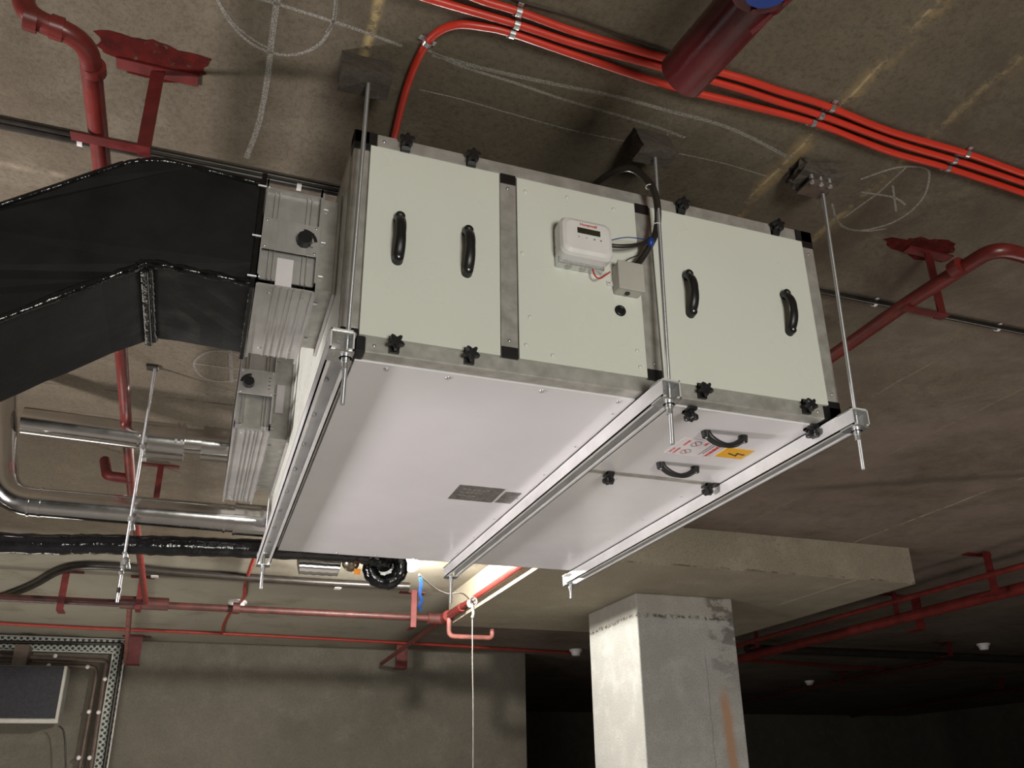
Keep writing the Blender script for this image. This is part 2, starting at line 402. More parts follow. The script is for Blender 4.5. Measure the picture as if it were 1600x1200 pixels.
# chalk marks and paint on the slab: they lie on the ceiling
def chalk(pts, wd=.008, close=False, sm=True):
    P = [at(x, y, 'z', CE) for x, y in pts]
    if sm: P = smooth_path(P, 8, close)
    MB().ribbon(P, wd, (0, 0, -1), .0006, close).build('chalk_mark', 'chalk', ceiling)
chalk([(437, -30), (425, 60), (418, 120), (405, 190), (385, 247)], .013)
chalk([(330, -20), (362, 38), (400, 72), (450, 86), (495, 72), (518, 40), (525, -5), (522, -40)], .007)
chalk([(322, -30), (360, 30), (396, 62), (420, 75)], .005)
chalk([(510, 50), (523, 30), (527, -20)], .005)
chalk([(380, -10), (440, 8), (520, 33), (575, 52), (628, 72)], .008)
chalk([(668, 78), (720, 103), (800, 128), (880, 155), (960, 178), (1030, 200), (1070, 215)], .007)
chalk([(675, 85), (760, 108), (860, 130), (960, 150), (1040, 172), (1140, 200), (1236, 248)], .010)
chalk([(655, 140), (720, 155), (800, 178), (900, 205), (1000, 225)], .003)
chalk([(1060, 240), (1130, 255), (1200, 276)], .003)
chalk([(1045, 205), (1038, 222)], .004, sm=False)
chalk([(303, 570), (318, 553), (345, 548), (375, 556), (392, 572), (380, 590), (350, 596), (318, 590)], .008, True)
chalk([(305, 568), (395, 580)], .010, sm=False)
chalk([(360, 545), (362, 598)], .014, sm=False)
chalk([(1300, 318), (1312, 350), (1345, 360), (1400, 345), (1440, 312), (1452, 275), (1442, 262), (1400, 262), (1345, 280)], .006)
chalk([(1303, 335), (1316, 354), (1350, 361), (1385, 357)], .005)
chalk([(1318, 340), (1370, 303), (1415, 262)], .006, sm=False)
chalk([(1345, 300), (1395, 308), (1415, 320)], .006)
chalk([(1395, 290), (1400, 330)], .006, sm=False)

def blob(cx, cy, sx, sy, seed, name='paint_stain'):
    rnd = random.Random(seed); P = []; N = 44
    for k in range(N):
        t = 2 * PI * k / N; r = 1 + .16 * math.sin(3 * t + seed) + .10 * math.sin(7 * t + seed * 2) + rnd.uniform(-.07, .07)
        P.append((cx + sx * r * math.cos(t), cy + sy * r * math.sin(t)))
    MB().prism(P, 'z', CE - .0008, CE + .001).build(name, 'spray', ceiling)
blob(-.435, .105, .11, .058, 3)
blob(1.74, .135, .12, .05, 5)

# ================================================================== air handling unit
W, D, H = 1.2, 1.596, .542
ahu = thing('air_handling_unit', 'large white panelled air handling unit with black handles, hung from the ceiling on rods', 'air handler', (W / 2, D / 2, 0))
fr = .034
# core casing (sides, top, back) slightly recessed inside the frame
MB().bx(.006, W - .006, .006, D - .006, .006, H - .006).build('casing', 'galv', ahu)
def rail(x0, x1, y0, y1, z0, z1): MB().bx(x0, x1, y0, y1, z0, z1, .0025).build('frame_rail', 'galv', ahu)
c_ = .05
for z0, z1 in ((0, fr), (H - fr, H)):
    rail(c_, W - c_, 0, fr, z0, z1); rail(c_, W - c_, D - fr, D, z0, z1)
    rail(0, fr, c_, D - c_, z0, z1); rail(W - fr, W, c_, D - c_, z0, z1)
for x0 in (0, W - fr):
    for y0 in (0, D - fr): rail(x0, x0 + fr, y0, y0 + fr, c_, H - c_)
for X in (0, 1):
    for Y in (0, 1):
        for Z in (0, 1):
            q = MB(); e = .001
            def seg(ax):
                a = [[0, fr], [0, fr], [0, fr]]; a[ax] = [0, c_]
                for i, (flip, L) in enumerate(((X, W), (Y, D), (Z, H))):
                    lo, hi = a[i]; lo -= e
                    hi = hi + (e if i != ax else 0)
                    a[i] = [L - hi, L - lo] if flip else [lo, hi]
                q.bx(*a[0], *a[1], *a[2], .003)
            for ax in range(3): seg(ax)
            q.build('corner_block', 'black', ahu)
# front mullions and panels
for xm in (.334, .678):
    MB().bx(xm, xm + .038, -.0015, .02, fr, H - fr, .001).build('mullion', 'galv', ahu)
    for z0, z1 in ((fr - .001, fr + .026), (H - fr - .026, H - fr + .001)):
        MB().bx(xm + .0005, xm + .0375, -.0035, .01, z0, z1, .001).build('mullion_end_cap', 'black', ahu)
def fpanel(x0, x1): return MB().bx(x0, x1, -.004, .02, fr + .0025, H - fr - .0025, .0015).build('front_panel', 'panel', ahu)
fp1 = fpanel(fr + .002, .334 - .002); fp2 = fpanel(.372 + .002, .678 - .001); fp3 = fpanel(.7165 + .002, W - fr - .002)
fp1['label'] = 'white access panel at the left end with two upright handles'
fp2['label'] = 'white middle panel carrying the thermostat'
fp3['label'] = 'white access panel at the right end with two upright handles'
# side panels
MB().bx(-.001, .02, fr + .002, D - fr - .002, fr + .002, H - fr - .002).build('side_panel', 'panel', ahu)
MB().bx(W - .02, W + .001, fr + .002, D - fr - .002, fr + .002, H - fr - .002).build('side_panel', 'panel', ahu)
# bottom panels
bp1 = MB().bx(fr + .002, .70, fr + .002, D - fr * .5, -.003, .02, .001).build('bottom_panel', 'bottom', ahu)
bp2 = MB().bx(.7025, W - fr - .002, fr + .002, .480, -.003, .02, .001).build('bottom_panel', 'bottom', ahu)
bp3 = MB().bx(.7025, W - fr - .002, .505, D - fr * .5, -.003, .02, .001).build('bottom_panel', 'bottom', ahu)
bp2['label'] = 'bottom access panel with two handles and warning stickers'
MB().bx(.71, 1.135, .481, .504, -.004, .01, .001).build('cross_bar', 'galv', ahu)
MB().bx(1.135, 1.165, .480, .505, -.005, .01, .001).build('cross_bar_end_cap', 'black', ahu)
# screws
def screw(p, nrm, parent, r=.0042, name='screw', mat='zinc'):
    p = Vector(p); nrm = Vector(nrm); MB().ball(p, r, 10, sc=tuple(.55 if abs(nrm[i]) > .5 else 1 for i in range(3))).build(name, mat, parent)
for x in (.235, .447, .632, .105): screw((x, .055, -.003), (0, 0, 1), ahu, .0065)
for k in range(5): screw((.10 + k * .14, D - .03, -.003), (0, 0, 1), ahu, .005)
for k in range(7): screw((.648, .12 + k * .22, -.003), (0, 0, 1), ahu, .004)
for k in range(4): screw((1.11, .62 + k * .25, -.003), (0, 0, 1), ahu, .004)
screw((.85, .535, -.003), (0, 0, 1), ahu, .006); screw((1.0, D - .03, -.003), (0, 0, 1), ahu, .006)
for p in ((.352, -.003, .075), (.352, -.003, H - .073), (.697, -.003, .075), (.068, 0, .017), (.065, 0, H - .017), (W - .068, 0, .017), (.017, 0, .08), (.017, 0, H - .07), (W - .017, 0, .07), (W - .017, 0, H - .07)):
    screw(p, (0, 1, 0), ahu, .0038)
for p in ((.40, .14), (.385, .30), (.395, .47), (.45, .055), (.50, .48), (.655, .10), (.66, .06), (.39, .07), (.62, .475)):
    screw((p[0], -.004, p[1]), (0, 1, 0), ahu, .0055, 'rivet_cap', 'panel')
# handles
def handle(p0, p1, out, parent, lift=.030, r=.0085):
    p0, p1, out = Vector(p0), Vector(p1), Vector(out); ax = (p1 - p0); L = ax.length; a = ax.normalized(); s_ = a.cross(out)
    q = MB(); N = 14; vs = []; fs = []
    for i in range(N + 1):
        t = i / N; ang = PI * t
        c = p0 + ax * t + out * (lift * (math.sin(ang) ** .55))
        tx = ax * 1.0 + out * (lift * .55 * PI * math.cos(ang) / max(math.sin(ang), .25) ** .45)
        tx.normalize(); nn = s_.cross(tx).normalized()
        if nn.dot(out) < 0: nn = -nn
        w_ = .0105 + .002 * abs(math.cos(ang)); h_ = .0055 + .003 * abs(math.cos(ang))
        for k in range(10):
            th = 2 * PI * k / 10; vs.append(c + s_ * (math.cos(th) * w_) + nn * (math.sin(th) * h_))
    for i in range(N): fs += [(i * 10 + k, i * 10 + (k + 1) % 10, (i + 1) * 10 + (k + 1) % 10, (i + 1) * 10 + k) for k in range(10)]
    q.add(vs, fs, True); q.add(vs[:10], [tuple(range(10))]); q.add(vs[-10:], [tuple(range(10))])
    for p in (p0, p1): q.cyl(p - out * .001, p + out * .016, .0125, 14, .0105)
    h = q.build('handle', 'black', parent)
    for p in (p0, p1): screw(p + out * .0165, out, h, .004, 'handle_screw')
    return h
for x, pn in ((.105, fp1), (.256, fp1), (.803, fp3), (1.080, fp3)): handle((x, -.004, .222), (x, -.004, .325), (0, -1, 0), pn)
for y in (.149, .381): handle((.912, y, -.003), (1.017, y, -.003), (0, 0, -1), bp2)
# panel clamps with lobed knobs
def knob(p, out, side, parent, rot=0.0):
    p, out, side = Vector(p), Vector(out), Vector(side); s2 = out.cross(side)
    c = MB(); c.bar(p - side * .02 + out * .004, p + side * .016 + out * .004, .020, .007, out)
    c.bar(p - side * .018 + out * .001, p - side * .008 + out * .010, .020, .010, out)
    cl = c.build('panel_clamp', 'black', parent)
    k = MB(); k.cyl(p + out * .006, p + out * .022, .0075, 16); n = 5; prof = []
    for i in range(40):
        t = 2 * PI * i / 40 + rot; r = .0135 + .0042 * math.cos(n * t); prof.append((r * math.cos(t), r * math.sin(t)))
    vs = []; 
    for h_, sc in ((.014, .8), (.017, 1.0), (.026, 1.0), (.029, .82)): vs += [p + out * h_ + (side * a + s2 * b) * sc for a, b in prof]
    fs = [(j * 40 + i, j * 40 + (i + 1) % 40, (j + 1) * 40 + (i + 1) % 40, (j + 1) * 40 + i) for j in range(3) for i in range(40)] + [tuple(range(40)), tuple(range(120, 160))]
    k.add(vs, fs); k.build('knob', 'black', cl)
for i, x in enumerate((.112, .264, .805, 1.082)): knob((x, -.002, H - .017), (0, -1, 0), (0, 0, 1), ahu, i * .7)
for i, x in enumerate((.107, .263, .812, 1.095)): knob((x, -.002, .020), (0, -1, 0), (0, 0, -1), ahu, i * .9 + .3)
for i, (x, y) in enumerate(((.805, .050), (1.142, .052))): knob((x, y - .01, -.002), (0, 0, -1), (0, -1, 0), ahu, i)
for i, (x, y) in enumerate(((.812, .497), (1.125, .500))): knob((x, y, -.004), (0, 0, -1), (0, 1, 0), ahu, i + .5)
# grommet
g = MB(); cpt = V(.619, -.005, .196)
g.tube([cpt + V(math.cos(t) * .010, 0, math.sin(t) * .010) for t in [2 * PI * k / 20 for k in range(20)]], .0042, 8, closed=True); g.cyl(cpt + V(0, .002, 0), cpt - V(0, .001, 0), .009, 16)
g.build('cable_grommet', 'black', ahu)
# name plates and stickers under the unit
npl = MB().bx(.450, .585, .708, .838, -.0045, -.002).build('name_plate', 'plate', ahu)
npl['label'] = 'large grey rating plate'
for r_ in range(3):
    for c2 in range(6 - r_):
        MB().bx(.47 + c2 * .014, .479 + c2 * .014, .735 + r_ * .028, .745 + r_ * .028, -.0049, -.0044).build('stamped_digit', 'zinc', npl)
MB().bx(.594, .643, .730, .832, -.0045, -.002).build('name_plate', 'plate', ahu)['label'] = 'small grey rating plate'
yl = MB().bx(1.022, 1.103, .226, .290, -.0042, -.002).build('warning_sticker', 'yellow', ahu); yl['label'] = 'yellow sticker with a black lightning bolt'
bolt = [(1.045, .262), (1.045, .257), (1.070, .268), (1.0665, .251), (1.088, .2575), (1.088, .2535), (1.094, .258), (1.088, .2645), (1.088, .261), (1.0725, .2575), (1.076, .2745)]
MB().prism(bolt, 'z', -.0048, -.004).build('lightning_symbol', 'blackink', yl)
pk = MB().bx(.882, 1.010, .200, .308, -.0038, -.002).build('warning_sticker', 'paper', ahu); pk['label'] = 'white and pink warning sticker with red lettering'
def btext(s, x, y, size, mat, bold=0.0): text('lettering', s, size, mat, pk, (x, y, -.0042), (0, -1, 0), (-1, 0, 0), .0003, bold)
btext('WARNING', .998, .262, .0150, 'redink', .0003)
tri = [(.992, .222), (1.003, .215), (1.003, .229)]
MB().tube([(a, b, -.0043) for a, b in tri], .0006, 6, closed=True).build('triangle_symbol', 'greyink', pk)
for k, s_ in enumerate(('ROTATING PARTS INSIDE', 'SWITCH OFF BEFORE OPENING')): btext(s_, .983 - k * .008, .255, .0052, 'greyink')
for yy, s_ in ((.282, 'FAN OFF'), (.228, 'KEEP SHUT')):
    MB().tube([(.930 + .012 * math.cos(t), yy + .016 * math.sin(t), -.0043) for t in [2 * PI * k / 24 for k in range(24)]], .0008, 6, closed=True).build('prohibition_ring', 'greyink', pk)
    MB().bar((.922, yy - .010, -.0043), (.938, yy + .010, -.0043), .0022, .0006, (0, 0, 1)).build('prohibition_bar', 'redink', pk)
btext('CAUTION', .905, .282, .0085, 'redink'); btext('WAIT 2 MIN', .892, .282, .0055, 'redink')
btext('DANGER', .905, .228, .0085, 'redink'); btext('NO', .958, .222, .011, 'redink', .0003)

# ------------------------------------------------------------------ thermostat, junction box, cables on the front
ts = thing('thermostat', 'white wall thermostat with dark display on the middle front panel', 'thermostat', (.522, -.004, .29))
MB().bx(.462, .575, -.026, -.005, .280, .378, .002).build('back_box', 'zinc', ts)
tb = MB(); P = []
def rr(x0, x1, z0, z1, r, n=7, bow=.004):
    out = []
    for cx, cz, a0 in ((x1 - r, z1 - r, 0), (x0 + r, z1 - r, 90), (x0 + r, z0 + r, 180), (x1 - r, z0 + r, 270)):
        for k in range(n + 1):
            a = math.radians(a0 + 90 * k / n); out.append((cx + r * math.cos(a), cz + r * math.sin(a)))
    return out
lay = [(-.022, .0, .018), (-.046, .0, .018), (-.054, .004, .018), (-.058, .012, .016)]
vs = []; n_ = 0
for yv, ins, r in lay:
    L_ = rr(.459 + ins, .587 - ins, .290 + ins, .388 - ins, r); n_ = len(L_); vs += [(a, yv, b) for a, b in L_]
fs = [(j * n_ + i, j * n_ + (i + 1) % n_, (j + 1) * n_ + (i + 1) % n_, (j + 1) * n_ + i) for j in range(len(lay) - 1) for i in range(n_)] + [tuple(range(n_)), tuple(range(3 * n_, 4 * n_))]
tb.add(vs, fs); body = tb.build('thermostat_body', 'white', ts)
MB().bx(.497, .553, -.0590, -.0575, .345, .3595).build('display', 'lcd', ts)
text('lettering', 'Honeywell', .0098, 'redink', ts, (.525, -.0582, .3690), (1, 0, 0), (0, 0, 1), .0004, .0002)
for x in (.500, .519, .538, .554): MB().cyl((x, -.0575, .3345), (x, -.0592, .3345), .0022, 10).build('button', 'greyink' if x > .53 else 'grey', ts)
for x in (.49, .525): MB().cyl((x, -.015, .2805), (x, -.015, .2790), .008, 14).build('knockout', 'galv', ts)

jb = thing('junction_box', 'small grey plastic junction box mounted right of the thermostat', 'junction box', (.637, -.004, .235))
MB().bx(.604, .668, -.036, -.004, .236, .308, .005).build('box_body', 'grey', jb)
MB().bx(.603, .669, -.0395, -.033, .235, .309, .003).build('box_cover', 'grey', jb)
for x, z in ((.597, .262), (.675, .288)): 
    t_ = MB().bx(x - .008, x + .008, -.0075, -.004, z - .006, z + .006, .001).build('mounting_tab', 'white', jb); screw((x - (.003 if x < .62 else -.003), -.008, z), (0, 1, 0), t_, .003)
MB().cyl((.632, -.02, .237), (.632, -.02, .233), .006, 12).build('knockout', 'blackink', jb)

def pf(x, y, yy): return at(x, y, 'y', yy)
def cable(name, pts, r, mat, label, cat='cable', group=None, n=10, sub=8):
    P_ = smooth_path(pts, sub); return tag(MB().tube(P_, r, n).build(name, mat, None, P_[0]), label, cat, group)
main = [(.61, .30, .60), (.60, .16, .60), (.62, .04, .60), (.66, -.02, .595), pf(1012, 282, -.05), pf(1024, 305, -.055), pf(1028, 335, -.05), pf(1025, 362, -.045), pf(1014, 386, -.04), pf(1000, 407, -.03), pf(990, 418, -.03)]
cb = thing('corrugated_cable', 'thick black corrugated cable looping over the front edge down to the junction box', 'cable', tuple(main[0]))
MB().tube(smooth_path(main, 10), .0085, 12).build('cable_sleeve', 'darkpipe', cb)
for (x, y) in ((1015, 292), (1026, 352)):
    c = pf(x, y, -.05); MB().tube([c + V(.0095 * math.cos(t), .0095 * math.sin(t), 0) for t in [2 * PI * k / 16 for k in range(16)]], .0014, 6, closed=True).build('cable_tie', 'white', cb)
MB().ball(pf(1016, 378, -.048), .012, 14, sc=(.8, .8, 1.1)).build('blue_tape_wrap', 'blue', cb)
cable('corrugated_cable', [pf(938, 378, -.035), pf(958, 384, -.045), pf(985, 384, -.052), pf(1005, 380, -.05), pf(1016, 372, -.05)], .0048, 'darkpipe', 'thinner black cable running from the thermostat into the thick loop')
cable('wire', [pf(942, 381, -.04), pf(960, 374, -.045), pf(982, 371, -.05), pf(1008, 374, -.05)], .0012, 'blue', 'thin blue wire arching right of the thermostat', 'wire', n=6)
cable('wire', [pf(926, 421, -.02), pf(930, 431, -.03), pf(937, 435, -.03), pf(946, 430, -.025), pf(953, 425, -.02)], .0018, 'redink', 'short red wire sagging between thermostat and junction box', 'wire', n=6)
cable('wire', [pf(976, 420, -.03), pf(984, 418, -.035), pf(994, 412, -.03)], .0030, 'orange', 'short red wire entering the top of the junction box', 'wire', n=6)
cable('wire', [pf(973, 420, -.03), pf(978, 408, -.03), pf(988, 402, -.03), pf(997, 399, -.03)], .0013, 'darkpipe', 'thin black wire curving into the top of the junction box', 'wire', n=6)

# ------------------------------------------------------------------ hanging channels and threaded rods
def channel(x0, x1, label):
    t = thing('support_channel', label, 'support channel', ((x0 + x1) / 2, -.085, -.045), 'galvanised channels under the unit')
    q = MB(); y0, y1, th = -.085, 1.665, .003; zb, zt = -.0445, -.0032
    q.bx(x0, x0 + th, y0, y1, zb, zt); q.bx(x1 - th, x1, y0, y1, zb, zt); q.bx(x0, x1, y0, y1, zt - th, zt)
    q.bx(x0, x0 + .010, y0, y1, zb, zb + th); q.bx(x1 - .010, x1, y0, y1, zb, zb + th)
    q.build('channel_section', 'chan', t)
    for k in range(8): MB().cyl(((x0 + x1) / 2, .13 + k * .19, -.0075), ((x0 + x1) / 2, .13 + k * .19, -.013), .0055, 8).build('bolt_head', 'rod', t)
    for ye in (-.06, 1.64):
        MB().bx(x0 - .003, x1 + .003, ye - .022, ye + .022, zt - .007, zt - .003).build('square_washer', 'zinc', t)
        MB().bx(x0 - .001, x1 + .001, ye - .022, ye + .022, zb - .004, zb).build('square_washer', 'zinc', t)
    return t
CH = ((-.028, .017, 'galvanised channel under the left end of the unit, beside the duct dampers'),
      (.662, .708, 'galvanised channel under the middle of the unit, left of the warning stickers'),
      (1.156, 1.202, 'galvanised channel under the right end of the unit, right of the warning stickers'))
for c in CH: channel(*c)
def rod(x, y, zt, zb, label, group='threaded rods carrying the unit', nuts=(-.0535,), r=.0048, xt=0.0):
    t = thing('threaded_rod', label, 'threaded rod', (x, y, zb), group)
    MB().cyl((x, y, zb), (x + xt, y, zt), r, 14).build('rod_shaft', 'rod', t)
    for nz in nuts:
        MB().cyl((x, y, nz - .005), (x, y, nz + .005), r * 1.95, 6).build('nut', 'zinc', t)
        MB().cyl((x, y, nz + .005), (x, y, nz + .007), r * 2.6, 18).build('washer', 'zinc', t)
        MB().cyl((x, y, nz - .018), (x, y, nz - .005), r * 1.5, 12).build('lock_sleeve', 'zinc', t)
rod(.006, -.055, .625, -.143, 'long threaded rod at the front left corner of the unit', xt=.008)
rod(.694, -.055, .615, -.140, 'threaded rod in front of the unit beside the thick black cable', xt=.022)
rod(1.188, -.055, .63, -.143, 'long threaded rod at the front right corner of the unit', xt=.026)
rod(-.006, 1.64, CE, -.13, 'threaded rod at the rear left corner, its end hanging below the channel')
rod(.685, 1.64, CE, -.145, 'threaded rod at the rear end of the middle channel')
rod(1.180, 1.64, CE, -.10, 'threaded rod at the rear end of the right channel')
# mortar-packed anchor blocks
def rough_block(x0, x1, y0, y1, z0, z1, seed, amp=.006, slope=0.0):
    bm = bmesh.new(); bmesh.ops.create_cube(bm, size=1)
    bmesh.ops.subdivide_edges(bm, edges=list(bm.edges), cuts=4, use_grid_fill=True); rnd = random.Random(seed)
    for v in bm.verts:
        top = v.co.z > .49
        v.co = Vector(((x0 + x1) / 2 + v.co.x * (x1 - x0), (y0 + y1) / 2 + v.co.y * (y1 - y0), (z0 + z1) / 2 + v.co.z * (z1 - z0)))
        v.co.y += slope * (v.co.z - z0) / (z1 - z0)
        v.co += Vector((rnd.uniform(-amp, amp), rnd.uniform(-amp, amp), 0 if top else rnd.uniform(-amp * .5, amp * .5)))
    q = MB(); bm.verts.index_update(); q.add([v.co.copy() for v in bm.verts], [[v.index for v in f.verts] for f in bm.faces]); bm.free(); return q
tag(rough_block(-.047, .062, -.085, -.015, .624, CE, 1, .0016, .03).build('anchor_block', 'block', None, (0, -.05, .624)), 'brown concrete anchor block on the ceiling above the front left rod', 'anchor block', 'anchor blocks on the ceiling')
tag(rough_block(.668, .762, -.090, -.028, .614, CE, 2, .0016, .04).build('anchor_block', 'block', None, (.7, -.05, .614)), 'brown concrete anchor block on the ceiling above the thick black cable', 'anchor block', 'anchor blocks on the ceiling')
ab = thing('anchor_bracket', 'dark rough anchor bracket with steel bolts on the ceiling above the front right rod', 'anchor bracket', (1.19, -.055, .64))
rough_block(1.135, 1.245, -.10, -.015, .655, CE, 5, .010).build('mortar_lump', 'block', ab)
for x in (1.158, 1.186, 1.214): MB().cyl((x, -.085, .63), (x, -.085, .70), .006, 10).build('anchor_bolt', 'rod', ab)
MB().bx(1.15, 1.225, -.092, -.03, .635, .640).build('steel_plate', 'brown', ab)

# white foam strip squeezed out along the right channel
st = MB(); vs = []; N = 40
for i in range(N + 1):
    y = -.02 + 1.6 * i / N; wv = .006 * math.sin(i * .9) + .005 * math.sin(i * 2.3 + 1)
    vs += [(1.203, y, -.006), (1.228 + wv, y, -.012 + wv), (1.228 + wv, y, -.016 + wv), (1.203, y, -.011)]
fs = [(4 * i + a, 4 * i + (a + 1) % 4, 4 * i + 4 + (a + 1) % 4, 4 * i + 4 + a) for i in range(N) for a in range(4)] + [(0, 1, 2, 3), (4 * N, 4 * N + 3, 4 * N + 2, 4 * N + 1)]
tag(st.add(vs, fs).build('foam_strip', 'sheet', None, (1.21, 0, -.01)), 'pale wavy foam strip sticking out along the right channel', 'foam strip')

# ------------------------------------------------------------------ dampers on the left side
def damper(y0, y1, z0, z1, x0, x1, label, sticker=True):
    t = thing('duct_damper', label, 'damper', ((x0 + x1) / 2, (y0 + y1) / 2, z0), 'aluminium dampers on the left side')
    th = .003; rc = .022
    q = MB()    # channel ring: recessed web plus two lips
    for a, b in ((x0, x0 + th), (x1 - th, x1)):
        q.bx(a, b, y0, y1, z0, z0 + rc); q.bx(a, b, y0, y1, z1 - rc, z1); q.bx(a, b, y0, y0 + rc, z0, z1); q.bx(a, b, y1 - rc, y1, z0, z1)
    q.bx(x0, x1, y0 + rc - .004, y0 + rc, z0 + rc, z1 - rc); q.bx(x0, x1, y1 - rc, y1 - rc + .004, z0 + rc, z1 - rc)
    q.bx(x0, x1, y0 + .004, y1 - .004, z1 - rc, z1 - rc + .004)
    q.build('damper_frame', 'alu', t)
    w_ = x1 - x0
    r = MB()   # ribs on the front web
    for a in (.16, .24, .74, .82): r.bx(x0 + w_ * a, x0 + w_ * a + .002, y0 + rc - .010, y0 + rc - .003, z0 + rc, z1 - rc)
    r.build('web_rib', 'galv', t)
    b = MB(); b.bx(x0, x1, y0 + .002, y1 - .004, z0 - .002, z0 + .003)
    for a in (.30, .42, .55, .63, .78): b.bx(x0 + w_ * a, x0 + w_ * a + .003, y0 + .002, y1 - .004, z0 - .0045, z0 - .001)
    b.bx(x0, x0 + .006, y0, y1 + .012, z0 - .006, z0); b.bx(x1 - .006, x1, y0, y1 + .016, z0 - .006, z0)
    b.build('ribbed_base', 'alu', t)
    for dy in (.03, y1 - y0 - .04):
        for dx in (.24, .80): screw((x0 + w_ * dx, y0 + dy, z0 - .003), (0, 0, 1), t, .004, 'rivet', 'galv')
    bl = MB()
    for k in range(3):
        zc = z0 + (z1 - z0) * (.22 + .28 * k); bl.bx(x0 + .03, x1 - .03, y0 + rc, y1 - rc, zc - .004, zc + .004)
    bl.build('damper_blade', 'galv', t)
    return t
d1 = damper(.11, .44, .182, .448, -.166, -.046, 'front aluminium duct damper with white sticker, joined to the black duct')
def quadrant(t, x0, x1, y0, za, zb, kx, rod_side=1):
    pl = MB().bx(x0, x1, y0 - .003, y0, za, zb).build('locking_plate', 'alu', t)
    for x in (x0 + .008, x1 - .008):
        for z in (za + .006, zb - .006): screw((x, y0 - .003, z), (0, 1, 0), pl, .003)
    zc = (za + zb) / 2 - .006
    k = MB(); prof = []
    k.cyl((kx, y0 - .003, zc), (kx, y0 - .022, zc), .017, 10, .0155); kk = k.build('damper_knob', 'black', pl)
    sl = []
    for i in range(9):
        a = math.radians(95 - i * 11) if rod_side > 0 else math.radians(85 + i * 11); sl.append((kx + (.004 if rod_side < 0 else .0) + .025 * math.cos(a), y0 - .0035, zc + .028 * math.sin(a)))
    MB().ribbon(sl, .007, (0, -1, 0), .001).build('curved_slot', 'blackink', pl)
    tk = MB()
    for i in range(4): tk.bx(x1 - .018, x1 - .012, y0 - .0036, y0 - .003, zc - .012 + i * .012, zc - .0105 + i * .012)
    tk.build('tick_mark', 'blackink', pl)
quadrant(d1, -.166, -.046, .11, .268, .345, -.078)
MB().bx(-.128, -.094, .127, .1315, .186, .262).build('paper_label', 'paper', d1)['label'] = 'white paper strip with faint print'
d2 = damper(.93, 1.63, .182, .52, -.168, -.066, 'rear aluminium duct damper, behind and below the one with the white sticker')
quadrant(d2, -.168, -.066, .93, .292, .372, -.140, -1)
MB().bx(-.148, -.090, .945, .950, .19, .285).build('recessed_plate', 'galv', d2)
# collars to the casing
def collar(y0, y1, z0, z1, x0, label, back_open=False):
    t = thing('duct_collar', label, 'duct collar', (x0 / 2, (y0 + y1) / 2, z0))
    q = MB(); q.bx(x0 + .006, -.002, y0, y1, z0, z1); q.build('collar_sleeve', 'galv', t)
    f = MB(); f.bx(-.008, -.002, y0 - .012, y1 + .012, z0 - .014, z1 + .012); f.bx(x0 + .001, x0 + .006, y0 - .010, y1 + .010, z0 - .006, z1 + .010)
    f.build('flange', 'alu', t)
    for z in (z0 + .03, (z0 + z1) / 2, z1 - .03): MB().cyl((x0 - .002, y0 - .004, z), (x0 + .016, y0 - .004, z), .003, 8).build('bolt', 'rod', t)
    for y in (y0 + .06, y1 - .05): MB().cyl((x0 - .002, y, z0 - .003), (x0 + .016, y, z0 - .003), .003, 8).build('bolt', 'rod', t)
    return t
collar(.135, .415, .205, .44, -.046, 'sheet metal duct collar between the sticker damper and the unit')
c2t = collar(1.045, 1.56, .205, .50, -.066, 'sheet metal duct collar between the rear damper and the unit')
MB().bx(-.052, -.028, 1.040, 1.0455, .29, .385).build('paper_label', 'paper', c2t)

# ------------------------------------------------------------------ black insulated duct
duct = thing('insulated_duct', 'wide black insulated rectangular duct bending down to the left', 'duct', (-.45, .28, .18))
y0, y1 = .128, .455
top = [(-.170, .443), (-.375, .452), (-.455, .424), (-1.35, -.262)]
bot = [(-1.35, -.545), (-.455, .140), (-.372, .196), (-.170, .188)]
def wobble_prism(poly, y0, y1):
    # dense skin with slight waviness
    bm = bmesh.new(); N = len(poly); rings = []
    prof = []
    for i in range(N):
        a = Vector((poly[i][0], 0, poly[i][1])); b = Vector((poly[(i + 1) % N][0], 0, poly[(i + 1) % N][1])); k = max(1, int((b - a).length / .05))
        for j in range(k): prof.append(a + (b - a) * (j / k))
    q = MB(); Y = [y0 + (y1 - y0) * j / 6 for j in range(7)]; vs = []
    for y in Y: vs += [Vector((p.x, y + (random.uniform(-.003, .003) if y in (y0, y1) else 0), p.z + random.uniform(-.002, .002))) for p in prof]
    n = len(prof)
    q.add(vs, [(j * n + i, j * n + (i + 1) % n, (j + 1) * n + (i + 1) % n, (j + 1) * n + i) for j in range(6) for i in range(n)] + [tuple(range(n)), tuple(range(6 * n, 7 * n))])
    return q
wobble_prism(top + bot, y0, y1).build('duct_body', 'blackmatt', duct)
def seam(pts, r=.009, name='tape_seam'):
    P_ = smooth_path(pts, 12); rad = [r * random.uniform(.75, 1.2) for _ in P_]
    MB().tube(P_, r, 8, radii=rad).build(name, 'tape', duct)
seam([(x, y0, z) for x, z in [(-1.35, -.545), (-.9, -.2), (-.455, .140)]]); seam([(x, y0, z) for x, z in [(-.455, .140), (-.40, .178), (-.372, .196), (-.27, .193), (-.172, .188)]])
seam([(x, y0, z) for x, z in [(-1.35, -.262), (-.455, .424)]], .007); seam([(x, y0, z) for x, z in [(-.455, .424), (-.375, .452), (-.172, .443)]], .007)
seam([(-.372, y, .194 - .004) for y in (y0, .24, .36, y1)], .008); 
MB().bx(-.390, -.374, y0 + .002, y1 + .012, .176, .25, .004).build('joint_flange', 'tape', duct)
MB().bx(-.179, -.168, y0 - .012, y1 + .006, .172, .466, .002).build('joint_flange', 'tape', duct)
